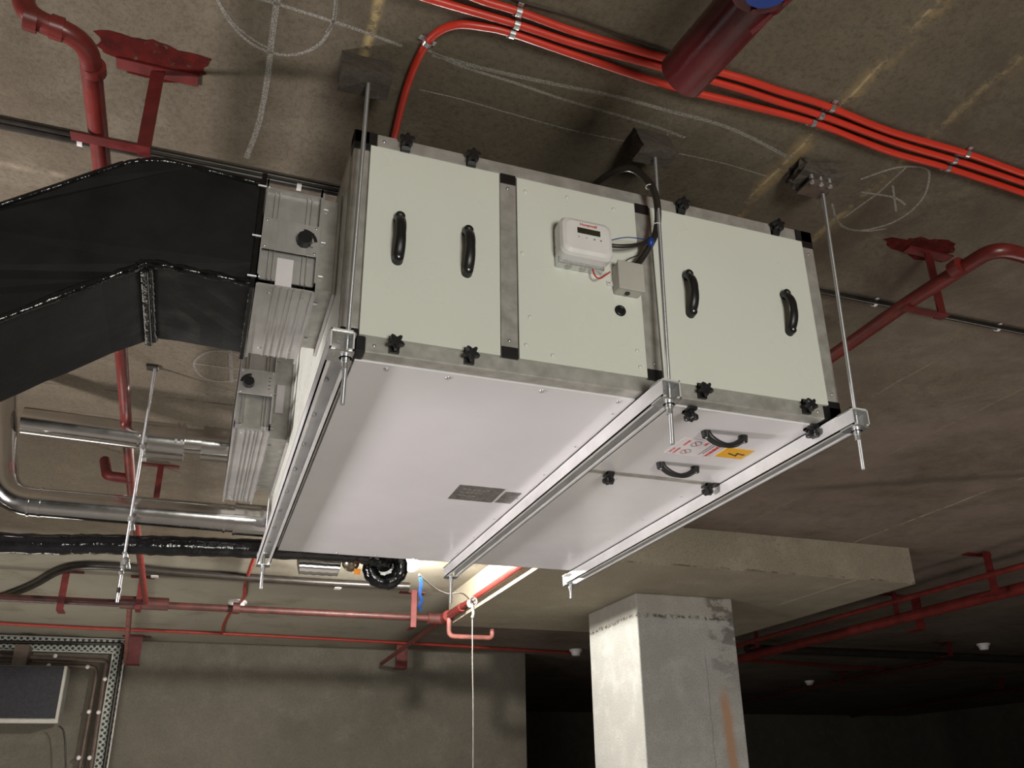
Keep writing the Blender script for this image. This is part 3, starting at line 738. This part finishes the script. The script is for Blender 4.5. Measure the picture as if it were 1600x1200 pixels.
MB().bx(-.40, -.175, y0 + .02, y1 + .01, .44, .474, .008).build('top_lagging', 'blackmatt', duct)
for z in (.20, .30, .43): MB().cyl((-.185, y0 - .012, z), (-.160, y0 - .012, z), .003, 8).build('bolt', 'rod', duct)

# ------------------------------------------------------------------ clad chilled-water pipes behind
yp = 1.80
A0 = at(22, 672, 'y', yp); A1 = at(216, 690, 'y', yp)
def clad_pipe(pts, r, name, label, rings=(), sleeves=()):
    t = thing(name, label, 'pipe', tuple(pts[0]))
    MB().tube(bent(pts, .10), r, 28).build('pipe_cladding', 'clad', t)
    for p, q, rr_ in sleeves: MB().cyl(p, q, rr_, 28).build('pipe_sleeve', 'clad', t)
    for p, d, rr_ in rings:
        p, d = Vector(p), Vector(d).normalized(); MB().cyl(p - d * .004, p + d * .004, rr_, 28).build('seam_band', 'clad', t)
    return t
zA, zB = .448, .165
xv = -.885
pt_top = at(0, 560, 'y', yp); pt_low = at(4, 778, 'y', yp)
clad_pipe([(pt_top.x, yp, pt_top.z), (pt_low.x, yp, zB), (.25, yp, zB - .004)], .052, 'clad_pipe', 'lower silver clad pipe turning a corner at the far left and running behind the unit',
          rings=(((-.80, yp, zB), (1, 0, 0), .0545), ((-.765, yp, zB), (1, 0, 0), .0545), ((-.115, yp, zB - .003), (1, 0, 0), .062), ((-.15, yp, zB - .003), (1, 0, 0), .056)),
          sleeves=(((-.115, yp, zB - .003), (.06, yp, zB - .003), .060), ))
clad_pipe([(xv + .01, yp, zA + .018), (-.42, yp, zA + .003), (-.02, yp, zA + .008)], .050, 'clad_pipe', 'upper silver clad pipe with a stepped valve cover, left of the rear damper',
          rings=(((-.485, yp, zA + .001), (1, 0, 0), .054), ((-.355, yp, zA), (1, 0, 0), .072), ((-.335, yp, zA), (1, 0, 0), .072), ((-.255, yp, zA + .003), (1, 0, 0), .068), ((-.225, yp, zA + .003), (1, 0, 0), .068)),
          sleeves=(((-.475, yp, zA - .006), (-.325, yp, zA - .006), .070), ((-.265, yp, zA + .002), (-.02, yp, zA + .002), .066)))
bp = MB(); pa = [(-2.2, 1.86, .0), tuple(at(0, 848, 'y', 1.86)), tuple(at(150, 850, 'y', 1.86)), tuple(at(300, 854, 'y', 1.86)), tuple(at(440, 859, 'y', 1.87)), tuple(at(530, 864, 'y', 1.88)), tuple(at(575, 868, 'y', 1.91)), tuple(at(596, 874, 'y', 1.98)), tuple(at(600, 880, 'y', 2.04))]
pa = smooth_path(pa, 14); rad = [.036 * random.uniform(.94, 1.06) for _ in pa]
blk = thing('insulated_pipe', 'glossy black insulated pipe running below the silver clad pipes', 'pipe', (-.46, 1.86, .0))
bp.tube(pa, .04, 20, radii=rad).build('pipe_insulation', 'tape', blk)
rc_ = at(602, 886, 'y', 2.06); rg = MB()
dirv = (rc_ - CAM).normalized(); ea, eb = frame_from(dirv)
rg.tube([rc_ + (ea * math.cos(t) + eb * math.sin(t)) * .064 for t in [2 * PI * k / 36 for k in range(36)]], .03, 16, radii=[.031 * random.uniform(.9, 1.1) for _ in range(36)], closed=True)
vr = thing('pipe_valve', 'round black insulated valve collar with shiny metal centre behind the unit', 'valve', tuple(rc_))
rg.build('insulation_ring', 'tape', vr)
MB().cyl(rc_ - dirv * .002, rc_ + dirv * .05, .040, 28).build('metal_face', 'clad', vr)
MB().bar(rc_ - dirv * .006 - ea * .036, rc_ - dirv * .006 + ea * .036, .014, .012, dirv).build('valve_stem', 'darkpipe', vr)
f0 = at(466, 884, 'y', 2.0); f1 = at(530, 888, 'y', 2.0)
tag(MB().tube([f0 + (f1 - f0) * (k / 10) + V(0, 0, .003 * (k % 2)) for k in range(11)], .034, 14).build('foil_sleeve', 'clad', None, f0), 'crumpled silver foil pipe sleeve just left of the round black collar', 'pipe sleeve')
c0 = at(548, 878, 'y', 1.98)
cp = thing('strainer_cap', 'dull metal strainer cap with an orange tag beside the round black collar', 'strainer', tuple(c0))
MB().ball(c0, .036, 20, sc=(1, 1, 1.1)).build('cap', 'brass', cp)
tg = at(558, 893, 'y', 1.93); MB().bx(tg.x - .012, tg.x + .014, tg.y, tg.y + .003, tg.z - .012, tg.z + .011).build('orange_tag', 'ortag', cp)

# pipe hanger rod
hx, hy = -.463, 1.70
hg = thing('pipe_hanger', 'thin threaded hanger rod holding the silver and black pipes', 'pipe hanger', (hx, hy, -.19))
MB().cyl((hx, hy, -.19), (hx, hy, CE), .0048, 12).build('rod_shaft', 'rod', hg)
MB().bx(hx - .03, hx + .012, hy - .02, hy + .02, CE - .012, CE - .001, .002).build('ceiling_anchor', 'darkpipe', hg)
for z_, l_ in ((.375, .10), (.105, .10)):
    MB().bx(hx - .008, hx + .008, hy - .008, hy + .16, z_, z_ + .005).build('cross_support', 'zinc', hg); MB().cyl((hx, hy, z_ - .012), (hx, hy, z_), .009, 6).build('nut', 'zinc', hg)
MB().bx(hx - .008, hx + .008, hy - .008, hy + .22, -.024, -.018).build('cross_support', 'zinc', hg)
cl = MB(); 
for t in range(3): cl.ball((hx + .006 - t * .004, hy, -.045 - t * .022), .013 - t * .002, 10)
cl.build('mortar_splash', 'wire', hg)
MB().cyl((hx, hy, -.060), (hx, hy, -.048), .010, 6).build('nut', 'zinc', hg)
MB().cyl((hx, hy, -.158), (hx, hy, -.140), .007, 8).build('black_tape', 'blackink', hg)

# ------------------------------------------------------------------ orange-red conduits on the ceiling
def clamp_at(p, d, r, parent, mat='zinc', name='saddle_clamp'):
    p = Vector(p); d = Vector(d); d.z = 0; d.normalize(); s_ = V(-d.y, d.x, 0)
    q = MB(); arc = [p + s_ * (math.cos(a) * (r + .0015)) + V(0, 0, -math.sin(a) * (r + .0015)) for a in [PI * k / 10 for k in range(11)]]
    for k in range(10): q.bar(arc[k], arc[k + 1], .012, .0018, d.cross(arc[k + 1] - arc[k]))
    for sg in (-1, 1): q.bar(p + s_ * sg * r + V(0, 0, r - .002), p + s_ * sg * (r + .011) + V(0, 0, r - .002), .012, .002, (0, 0, 1))
    q.build(name, mat, parent)
rcn = .0085
def conduit(pix, label, clamps, r=rcn, mat='orange', name='conduit', group='orange-red conduits on the ceiling', zz=None, cat='conduit', cm='zinc'):
    z = zz if zz is not None else CE - r - .002
    P_ = [at(x, y, 'z', z) for x, y in pix]; S = smooth_path(P_, 10)
    t = thing(name, label, cat, tuple(P_[0]), group)
    MB().tube(S, r, 12).build('conduit_tube', mat, t)
    for (x, y) in clamps:
        c = at(x, y, 'z', z); i = min(range(len(S)), key=lambda k: (S[k] - c).length); d = S[min(i + 1, len(S) - 1)] - S[max(i - 1, 0)]
        clamp_at(S[i], d, r, t, cm)
    return t
conduit([(700, -22), (751, 0), (810, 18), (905, 52), (1038, 91), (1150, 120), (1220, 143), (1290, 165), (1390, 205), (1510, 240), (1600, 272), (1700, 305)], 'topmost of the three orange-red conduits crossing the ceiling', ((812, 19), (1298, 168), (1510, 240)))
conduit([(610, -22), (677, 0), (807, 38), (905, 70), (1038, 106), (1150, 137), (1220, 160), (1282, 180), (1400, 223), (1500, 253), (1600, 286), (1700, 320)], 'middle one of the three orange-red conduits crossing the ceiling', ((804, 37), (1286, 181), (1494, 252)))
conduit([(600, 330), (608, 255), (619, 200), (635, 138), (655, 88), (678, 55), (712, 39), (755, 42), (800, 52), (905, 88), (1045, 134), (1150, 160), (1270, 191), (1340, 218), (1400, 240), (1480, 262), (1600, 302), (1700, 338)], 'orange-red conduit that bends down behind the unit, lowest of the three', ((671, 66), (799, 52), (1273, 192), (1480, 262)))
cable('wire', [at(x, y, 'z', CE - .004) for x, y in ((790, -10), (815, 3), (900, 28), (980, 58), (1050, 82))], .0016, 'darkpipe', 'thin dark wire on the ceiling above the orange-red conduits', 'wire', n=6)
# black conduit crossing the ceiling behind the unit
yc = .432; t = thing('conduit', 'long straight black conduit crossing the ceiling behind the unit', 'conduit', (-2, yc, CE - .012))
MB().cyl((-2, yc, CE - .012), (5.5, yc - .008, CE - .012), .0095, 12).build('conduit_tube', 'darkpipe', t)
MB().cyl((-2, yc - .017, CE - .008), (.4, yc - .017, CE - .008), .0065, 12).build('conduit_tube', 'darkpipe', t)
for x, y in ((124, 212), (470, 277), (1378, 465), (1571, 505)): clamp_at((at(x, y, 'z', CE - .012).x, yc, CE - .012), (1, 0, 0), .0095, t, 'white')
# far black cable and red detector cables
cable('cable', [at(x, y, 'z', CE - .031) for x, y in ((-120, 960), (-60, 948), (0, 934), (50, 915), (90, 893), (130, 884), (190, 886), (260, 893), (350, 900), (470, 908), (560, 913), (640, 916))], .028, 'darkpipe', 'black cable on the far ceiling curving down at the left', n=10)
for q_ in ((243, 892), (528, 911)):
    c = at(*q_, 'z', CE - .02); tag(MB().bx(c.x - .024, c.x + .024, c.y - .034, c.y + .034, CE - .064, CE - .060, .001).build('cable_clip', 'white', None, c), 'small white clip on the far black cable, ' + ('left of centre near the hanger rod' if q_[0] < 300 else 'below the foil sleeve'), 'cable clip')
cable('red_cable', [at(x, y, 'z', CE - .02) for x, y in ((-60, 970), (0, 974), (150, 982), (345, 990), (560, 1001), (760, 1012), (905, 1021))], .014, 'redcable', 'thin red alarm cable along the top of the back wall')
cable('red_cable', [at(x, y, 'z', CE - .02) for x, y in ((347, 990), (350, 975), (358, 960), (366, 950), (380, 935), (383, 915), (390, 890), (398, 868))], .012, 'redcable', 'crooked thin red cable from the white detector towards the unit')

# ------------------------------------------------------------------ sprinkler pipes
def run(name, pts, r, mat, label, cat='pipe', group=None, bend=.06, fits=()):
    t = thing(name, label, cat, tuple(pts[0]), group)
    MB().tube(bent(pts, bend), r, 18).build('pipe_body', mat, t)
    for p, d, L_, rr_ in fits:
        p, d = Vector(p), Vector(d).normalized(); MB().cyl(p - d * L_ / 2, p + d * L_ / 2, rr_, 18).build('pipe_fitting', mat, t)
    return t
zp = .50
# left run
L_end = at(142, 62, 'z', zp); LA = at(88, 32, 'z', zp); LB = at(30, 24, 'z', zp)
LPIPE = run('sprinkler_pipe', [(LB.x - .008, LB.y, zp + .19), (LB.x, LB.y, zp), (L_end.x - .005, L_end.y, zp), (-.517, .255, zp), (-.525, 1.17, zp), (-.555, 2.58, zp), (-.572, 5.28, zp)], .0195, 'redpipe',
    'red sprinkler pipe with elbows at the top left corner, passing behind the black duct',
    fits=((LB + (L_end - LB) * .16, L_end - LB, .022, .0225), (LB + (L_end - LB) * .52, L_end - LB, .022, .0225), ((-.5105, L_end.y + .075, zp), (0, 1, 0), .02, .0225)))
# right run
RPIPE = run('sprinkler_pipe', [(2.6, -.02, zp), at(1600, 398, 'z', zp), at(1553, 388, 'z', zp), (1.650, .15, zp), (1.66, .6, zp), (1.648, 3.6, zp), (1.655, 5.3, zp), (1.69, 8.05, zp)], .0205, 'redpipe',
    'red sprinkler pipe bending at the right edge, passing behind the unit', bend=.05, fits=((at(1495, 418, 'z', zp), (0, 1, 0), .03, .024), ((1.655, 5.3, zp), (0, 1, 0), .16, .045), ((1.66, 5.0, zp), (0, 1, 0), .3, .033)))
# main across
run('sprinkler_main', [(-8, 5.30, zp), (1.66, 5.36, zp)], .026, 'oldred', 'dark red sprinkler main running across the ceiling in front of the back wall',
    fits=(((-.58, 5.30, zp), (1, 0, 0), .32, .045), ((1.6, 5.36, zp), (1, 0, 0), .16, .046), ((.05, 5.32, zp), (1, 0, 0), .05, .042)))
run('sprinkler_pipe', [(-.68, 5.36, zp), (-.84, 8.25, zp - .04)], .020, 'dusty', 'short dusty pink pipe from the sprinkler main to the back wall at the left')
j0 = V(1.66, 5.22, zp)
MB().tube(bent([j0, (1.66, 5.22, zp - .16), (2.02, 5.22, zp - .16), (2.02, 5.22, zp - .09)], .05), .019, 14).build('sprinkler_branch', 'dusty', RPIPE)
MB().tube(bent([at(207, 749, 'z', zp), at(168, 744, 'z', zp), at(164, 720, 'z', .62)], .03), .023, 14).build('sprinkler_branch', 'redsteel', LPIPE)
# brackets
def bracket(px, py, xw, drop_z, arm_to, label, y=None):
    t = thing('pipe_bracket', label, 'pipe bracket', (px, py, drop_z), 'red pipe brackets on the ceiling')
    MB().bx(px - .085, px + .085, py - .016, py + .016, CE - .006, CE - .0005).build('ceiling_plate', 'redsteel', t)
    MB().bx(px - .014, px + .014, py - .003, py + .003, drop_z, CE - .006).build('drop_arm', 'redsteel', t)
    MB().bx(px - .014, px + .014, py - .003, py + .022, drop_z, drop_z + .003).build('arm_foot', 'redsteel', t)
    a, b = sorted((arm_to, px + (.014 if arm_to < px else -.014)))
    MB().bx(a, b, py - .016, py + .012, drop_z - .003, drop_z).build('pipe_arm', 'redsteel', t)
    return t
bracket(-.425, .139, 0, .478, -.565, 'red angle bracket holding the pipe at the top left, above the black duct')
bracket(1.775, .150, 0, .478, 1.625, 'red angle bracket holding the pipe near the right edge, paint smeared around its plate')
b3 = at(252, 727, 'z', CE)
bracket(b3.x, b3.y, 0, .50, b3.x - .1, 'dark red T bracket seen between the two silver clad pipes')
def hanger(px, y, label, z=zp, w_=.10, s_=.028, below=.04):
    t = thing('pipe_hanger', label, 'pipe hanger', (px, y, z), 'red T hangers on the far pipes')
    MB().bx(px - w_, px + w_, y - .03, y + .03, CE - .008, CE - .0005).build('ceiling_plate', 'redsteel', t)
    MB().bx(px - s_, px + s_, y - .09, y - .075, z - below, CE - .001).build('drop_arm', 'redsteel', t)
    MB().bx(px - s_, px + s_, y - .09, y + .05, z - below - .012, z - below).build('pipe_rest', 'redsteel', t)
hanger(at(113, 905, 'z', CE).x, 5.30, 'red T hanger on the sprinkler main at the far left', s_=.022, below=.08)
hanger(at(633, 935, 'z', CE).x, 5.36, 'red T hanger on the sprinkler main left of the pipe junction', s_=.022, below=.08)
hanger(-.62, 5.34, 'red hanger at the junction of the left pipe and the sprinkler main', s_=.018, w_=.08)
hanger(1.86, 7.9, 'red bracket holding the end of the pipe on the back wall', s_=.06, w_=.16, below=.06)
hanger(-.76, 8.05, 'dark bracket holding the dusty pipe at the back wall', s_=.06, w_=.13, below=.07)
# right-hand mains
run('sprinkler_main', [at(1700, 893, 'z', .45), at(1600, 918, 'z', .45), at(1150, 1031, 'z', .45), at(1100, 1044, 'z', .45)], .042, 'redpipe', 'thick red sprinkler main at the lower right, running past the column')
run('sprinkler_pipe', [at(1700, 856, 'z', .52), at(1600, 883, 'z', .52), at(1150, 1009, 'z', .52), at(1100, 1023, 'z', .52)], .020, 'redpipe', 'thinner red pipe running just above the thick main at the lower right')
hanger(at(1526, 866, 'z', CE).x, at(1526, 866, 'z', CE).y, 'red hanger at the right edge over the two red pipes', z=.50, s_=.03, w_=.11, below=.09)
hanger(at(1385, 928, 'z', CE).x, at(1385, 928, 'z', CE).y, 'red hanger just right of the thickened slab over the two red pipes', z=.50, s_=.02, w_=.09, below=.02)
hanger(at(1418, 931, 'z', CE).x, at(1418, 931, 'z', CE).y, 'red hanger holding the thick main right of the thickened slab', z=.50, s_=.045, w_=.12, below=.09)
hanger(at(1173, 984, 'z', CE).x, at(1173, 984, 'z', CE).y, 'small red hanger beside the right edge of the column', z=.52, s_=.02, w_=.06, below=.0)
yd = at(1340, 1020, 'z', .56).y
run('conduit', [(at(1165, 1006, 'y', yd).x, yd, .56), (14, yd, .56)], .045, 'darkpipe', 'dark pipe crossing the ceiling right of the column behind the red mains')
run('sprinkler_pipe', [at(1120, 1028, 'z', .6), at(1270, 1038, 'z', .6), at(1400, 1047, 'z', .6)], .018, 'redpipe', 'thin red pipe below the dark crossing pipe right of the column')
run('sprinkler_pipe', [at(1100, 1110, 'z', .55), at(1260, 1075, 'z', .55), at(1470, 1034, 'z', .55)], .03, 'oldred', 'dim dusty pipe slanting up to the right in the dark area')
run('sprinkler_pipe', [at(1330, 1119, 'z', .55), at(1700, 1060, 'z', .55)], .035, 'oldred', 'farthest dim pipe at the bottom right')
for (x, y), lb in (((1473, 1004), 'red hanger on the dark crossing pipe near the right edge'), ((1311, 1049), 'small dark hanger on the dim slanting pipe'), ((1556, 1060), 'small dark hanger on the farthest dim pipe')):
    c = at(x, y, 'z', CE); hanger(c.x, c.y, lb, z=.55, s_=.03, w_=.14, below=.0)
def detector(x, y, label):
    c = at(x, y, 'z', CE - .03); t = thing('smoke_detector', label, 'smoke detector', tuple(c), 'white smoke detectors on the far ceiling')
    MB().cyl((c.x, c.y, CE - .02), (c.x, c.y, CE), .075, 24).build('detector_base', 'white', t); MB().cyl((c.x, c.y, CE - .07), (c.x, c.y, CE - .02), .045, 24, .062).build('detector_head', 'white', t)
detector(371, 945, 'white smoke detector above the sprinkler main at the left'); detector(900, 1019, 'white smoke detector just left of the column')
detector(1537, 1010, 'white smoke detector near the right edge'); detector(1265, 1067, 'dim smoke detector right of the column')

# ------------------------------------------------------------------ big red pipe overhead
bz = .47; e0 = at(1076, 108, 'z', bz); e1 = at(1172, 0, 'z', bz); dr = (e1 - e0).normalized()
big = thing('fire_main', 'thick dark red pipe passing overhead at the top, crossing the orange-red conduits', 'pipe', tuple(e0))
MB().cyl(e0 - dr * .02, e0 + dr * 1.5, .049, 40).build('pipe_body', 'bigred', big)
fc = at(1200, -26, 'z', bz - .085); up = fc + V(0, 0, .075)
MB().cyl(up, fc + V(0, 0, .004), .040, 32).build('pipe_branch', 'bigred', big)
MB().cyl(fc + V(0, 0, .012), fc, .060, 36).build('flange', 'bigred', big)
MB().cyl(fc, fc - V(0, 0, .010), .040, 30).build('blue_cap', 'blue', big)
for k in range(6):
    a = k * PI / 3 + .4; c = fc + V(math.cos(a) * .051, math.sin(a) * .051, 0)
    MB().cyl(c + V(0, 0, .016), c - V(0, 0, .006), .005, 8).build('flange_bolt', 'bigred', big)
hb = at(1205, 22, 'z', bz - .08)
MB().bar(hb, hb + V(-.020, .034, -.012), .010, .008).build('locking_lever', 'bigred', big)
MB().cyl(e0 + dr * .20, e0 + dr * .225, .053, 40).build('weld_band', 'bigred', big)

# ------------------------------------------------------------------ hanging lamp behind the unit and its wire
LP = at(643, 882, 'y', 3.90)
lamp = thing('hanging_bulb', 'glaring white light bulb hanging behind the unit with a blue tape tail', 'lamp', tuple(LP))
MB().ball(LP, .045, 24).build('glass_bulb', 'bulb', lamp)
MB().cyl(LP + V(0, 0, .042), LP + V(0, 0, .10), .020, 16).build('lamp_holder', 'white', lamp)
MB().cyl(LP + V(0, 0, .10), V(LP.x, LP.y, CE), .004, 8).build('flex', 'wire', lamp)
tp = [at(x, y, 'y', 3.88) for x, y in ((657, 902), (658, 915), (656, 928), (659, 938), (655, 946), (658, 954))]
MB().ribbon(smooth_path(tp, 5), .020, (0, -1, 0), .001).build('blue_tape_tail', 'cyan', lamp)
kn = at(738, 942, 'y', 4.30)
cable('wire', [at(655, 898, 'y', 3.90), at(678, 918, 'y', 4.0), at(700, 928, 'y', 4.1), at(722, 927, 'y', 4.2), kn], .0045, 'wire', 'slack grey wire from the glaring bulb to the red pipe', 'wire')
wt = thing('hanging_wire', 'grey wire knotted on the red pipe and hanging straight down to the floor', 'wire', (kn.x, kn.y, -2.4))
MB().tube(smooth_path([kn, kn + V(.004, 0, -.4), kn + V(.012, 0, -1.0), V(kn.x + .005, kn.y, -2.4)], 10), .0045, 8).build('wire_strand', 'wire', wt)
q = MB()
for a in range(4):
    c = kn + V(0, (a - 1.5) * .02, .0); q.tube([c + V(math.cos(t) * .026, .006 * math.sin(2 * t), math.sin(t) * .030 + .005) for t in [2 * PI * k / 16 for k in range(16)]], .0045, 6, closed=True)
q.build('knot', 'wire', wt)
MB().tube([at(1060 - 340 + x, y, 'y', 4.2) for x, y in ((18, 945), (20, 958), (18, 966))], .012, 8).build('wire_tail', 'wire', wt)

# ------------------------------------------------------------------ wall services at the lower left
yw = 8.27
tr = thing('cable_tray', 'perforated galvanised cable tray turning down the back wall at the left', 'cable tray', (-.9, yw, -.5))
def w(x, y): p = at(x, y, 'y', yw - .02); return (p.x, p.z)
tl = -4.0
oc = w(199, 998); ic = w(177, 1021); bo = w(168, 1200); bi = w(141, 1200)
dzx = (bo[0] - oc[0]) / (bo[1] - oc[1])
ob = (oc[0] + dzx * (-2.3 - oc[1]), -2.3); ib = (bi[0] + dzx * (-2.3 - bi[1]), -2.3)
tz = min(oc[1], .685)
MB().prism([(tl, tz), (oc[0], tz), (ob[0], -2.3), (ib[0], -2.3), (ic[0], ic[1]), (tl, ic[1])], 'y', yw - .03, yw - .02).build('tray_plate', 'tray', tr)
q = MB()
q.bar((tl, yw - .04, tz), (oc[0], yw - .04, tz), .012, .03, (0, 1, 0)); q.bar((oc[0], yw - .04, tz), (ob[0], yw - .04, -2.3), .012, .03, (0, 1, 0))
q.bar((tl, yw - .04, ic[1]), (ic[0], yw - .04, ic[1]), .012, .03, (0, 1, 0)); q.bar((ic[0], yw - .04, ic[1]), (ib[0], yw - .04, -2.3), .012, .03, (0, 1, 0)); q.build('tray_edge', 'galv', tr)
def wcable(pix, r, label, mat='darkpipe', extra=None, clips=(), name='conduit', cat='conduit'):
    P_ = [at(x, y, 'y', yw - .075) for x, y in pix]; t = thing(name, label, cat, tuple(P_[-1]))
    MB().tube(bent(P_, .10), r, 10).build('conduit_tube', mat, t)
    for x, y in clips: c = at(x, y, 'y', yw - .09); MB().ball(c, .022, 10).build('conduit_clip', 'white', t)
wcable([(-60, 1002), (193, 1006), (190, 1020), (160, 1215)], .017, 'black cable lying in the perforated cable tray', name='cable', cat='cable')
wcable([(-60, 1022), (168, 1033), (164, 1050), (140, 1215)], .024, 'dark conduit nearest the cable tray on the left of the back wall', 'brown', clips=((86, 1025), (164, 1061), (154, 1113), (140, 1184)))
wcable([(-60, 1035), (150, 1042), (150, 1058), (122, 1215)], .020, 'inner dark conduit running down beside the wall fan unit', 'brown', clips=((76, 1040), (137, 1042), (139, 1112), (123, 1184)))
fu = thing('wall_fan_unit', 'dark boxy fan unit with pale frame on the back wall, lower left', 'fan unit', (-1.6, 8.0, -.15))
ux0, ux1, uz0, uz1, uy = -2.2, -1.31, -.125, .375, 7.92
MB().bx(ux0, ux1, uy, 8.17, uz0, uz1, .01).build('unit_casing', 'galv', fu)
MB().bx(ux0 + .0, ux1 - .03, uy - .012, uy + .02, uz0 + .03, uz1 - .005).build('front_grille', 'unitdark', fu)
MB().bx(ux0, ux1, uy - .02, uy + .01, uz0 - .012, uz0 + .020).build('bottom_lip', 'grey', fu)
MB().bx(ux1 - .028, ux1 - .005, uy - .016, uy + .01, uz0 + .02, uz1).build('side_lip', 'grey', fu)
MB().bx(-1.80, -1.68, 8.0, 8.3, uz1, uz1 + .20).build('support_bracket', 'brown', fu)
wp = [at(x, y, 'y', 8.05) for x, y in ((92, 1134), (99, 1142), (102, 1165), (103, 1215))]
cable('wire', wp, .008, 'darkpipe', 'thin black wire hanging down from the wall fan unit', 'wire')
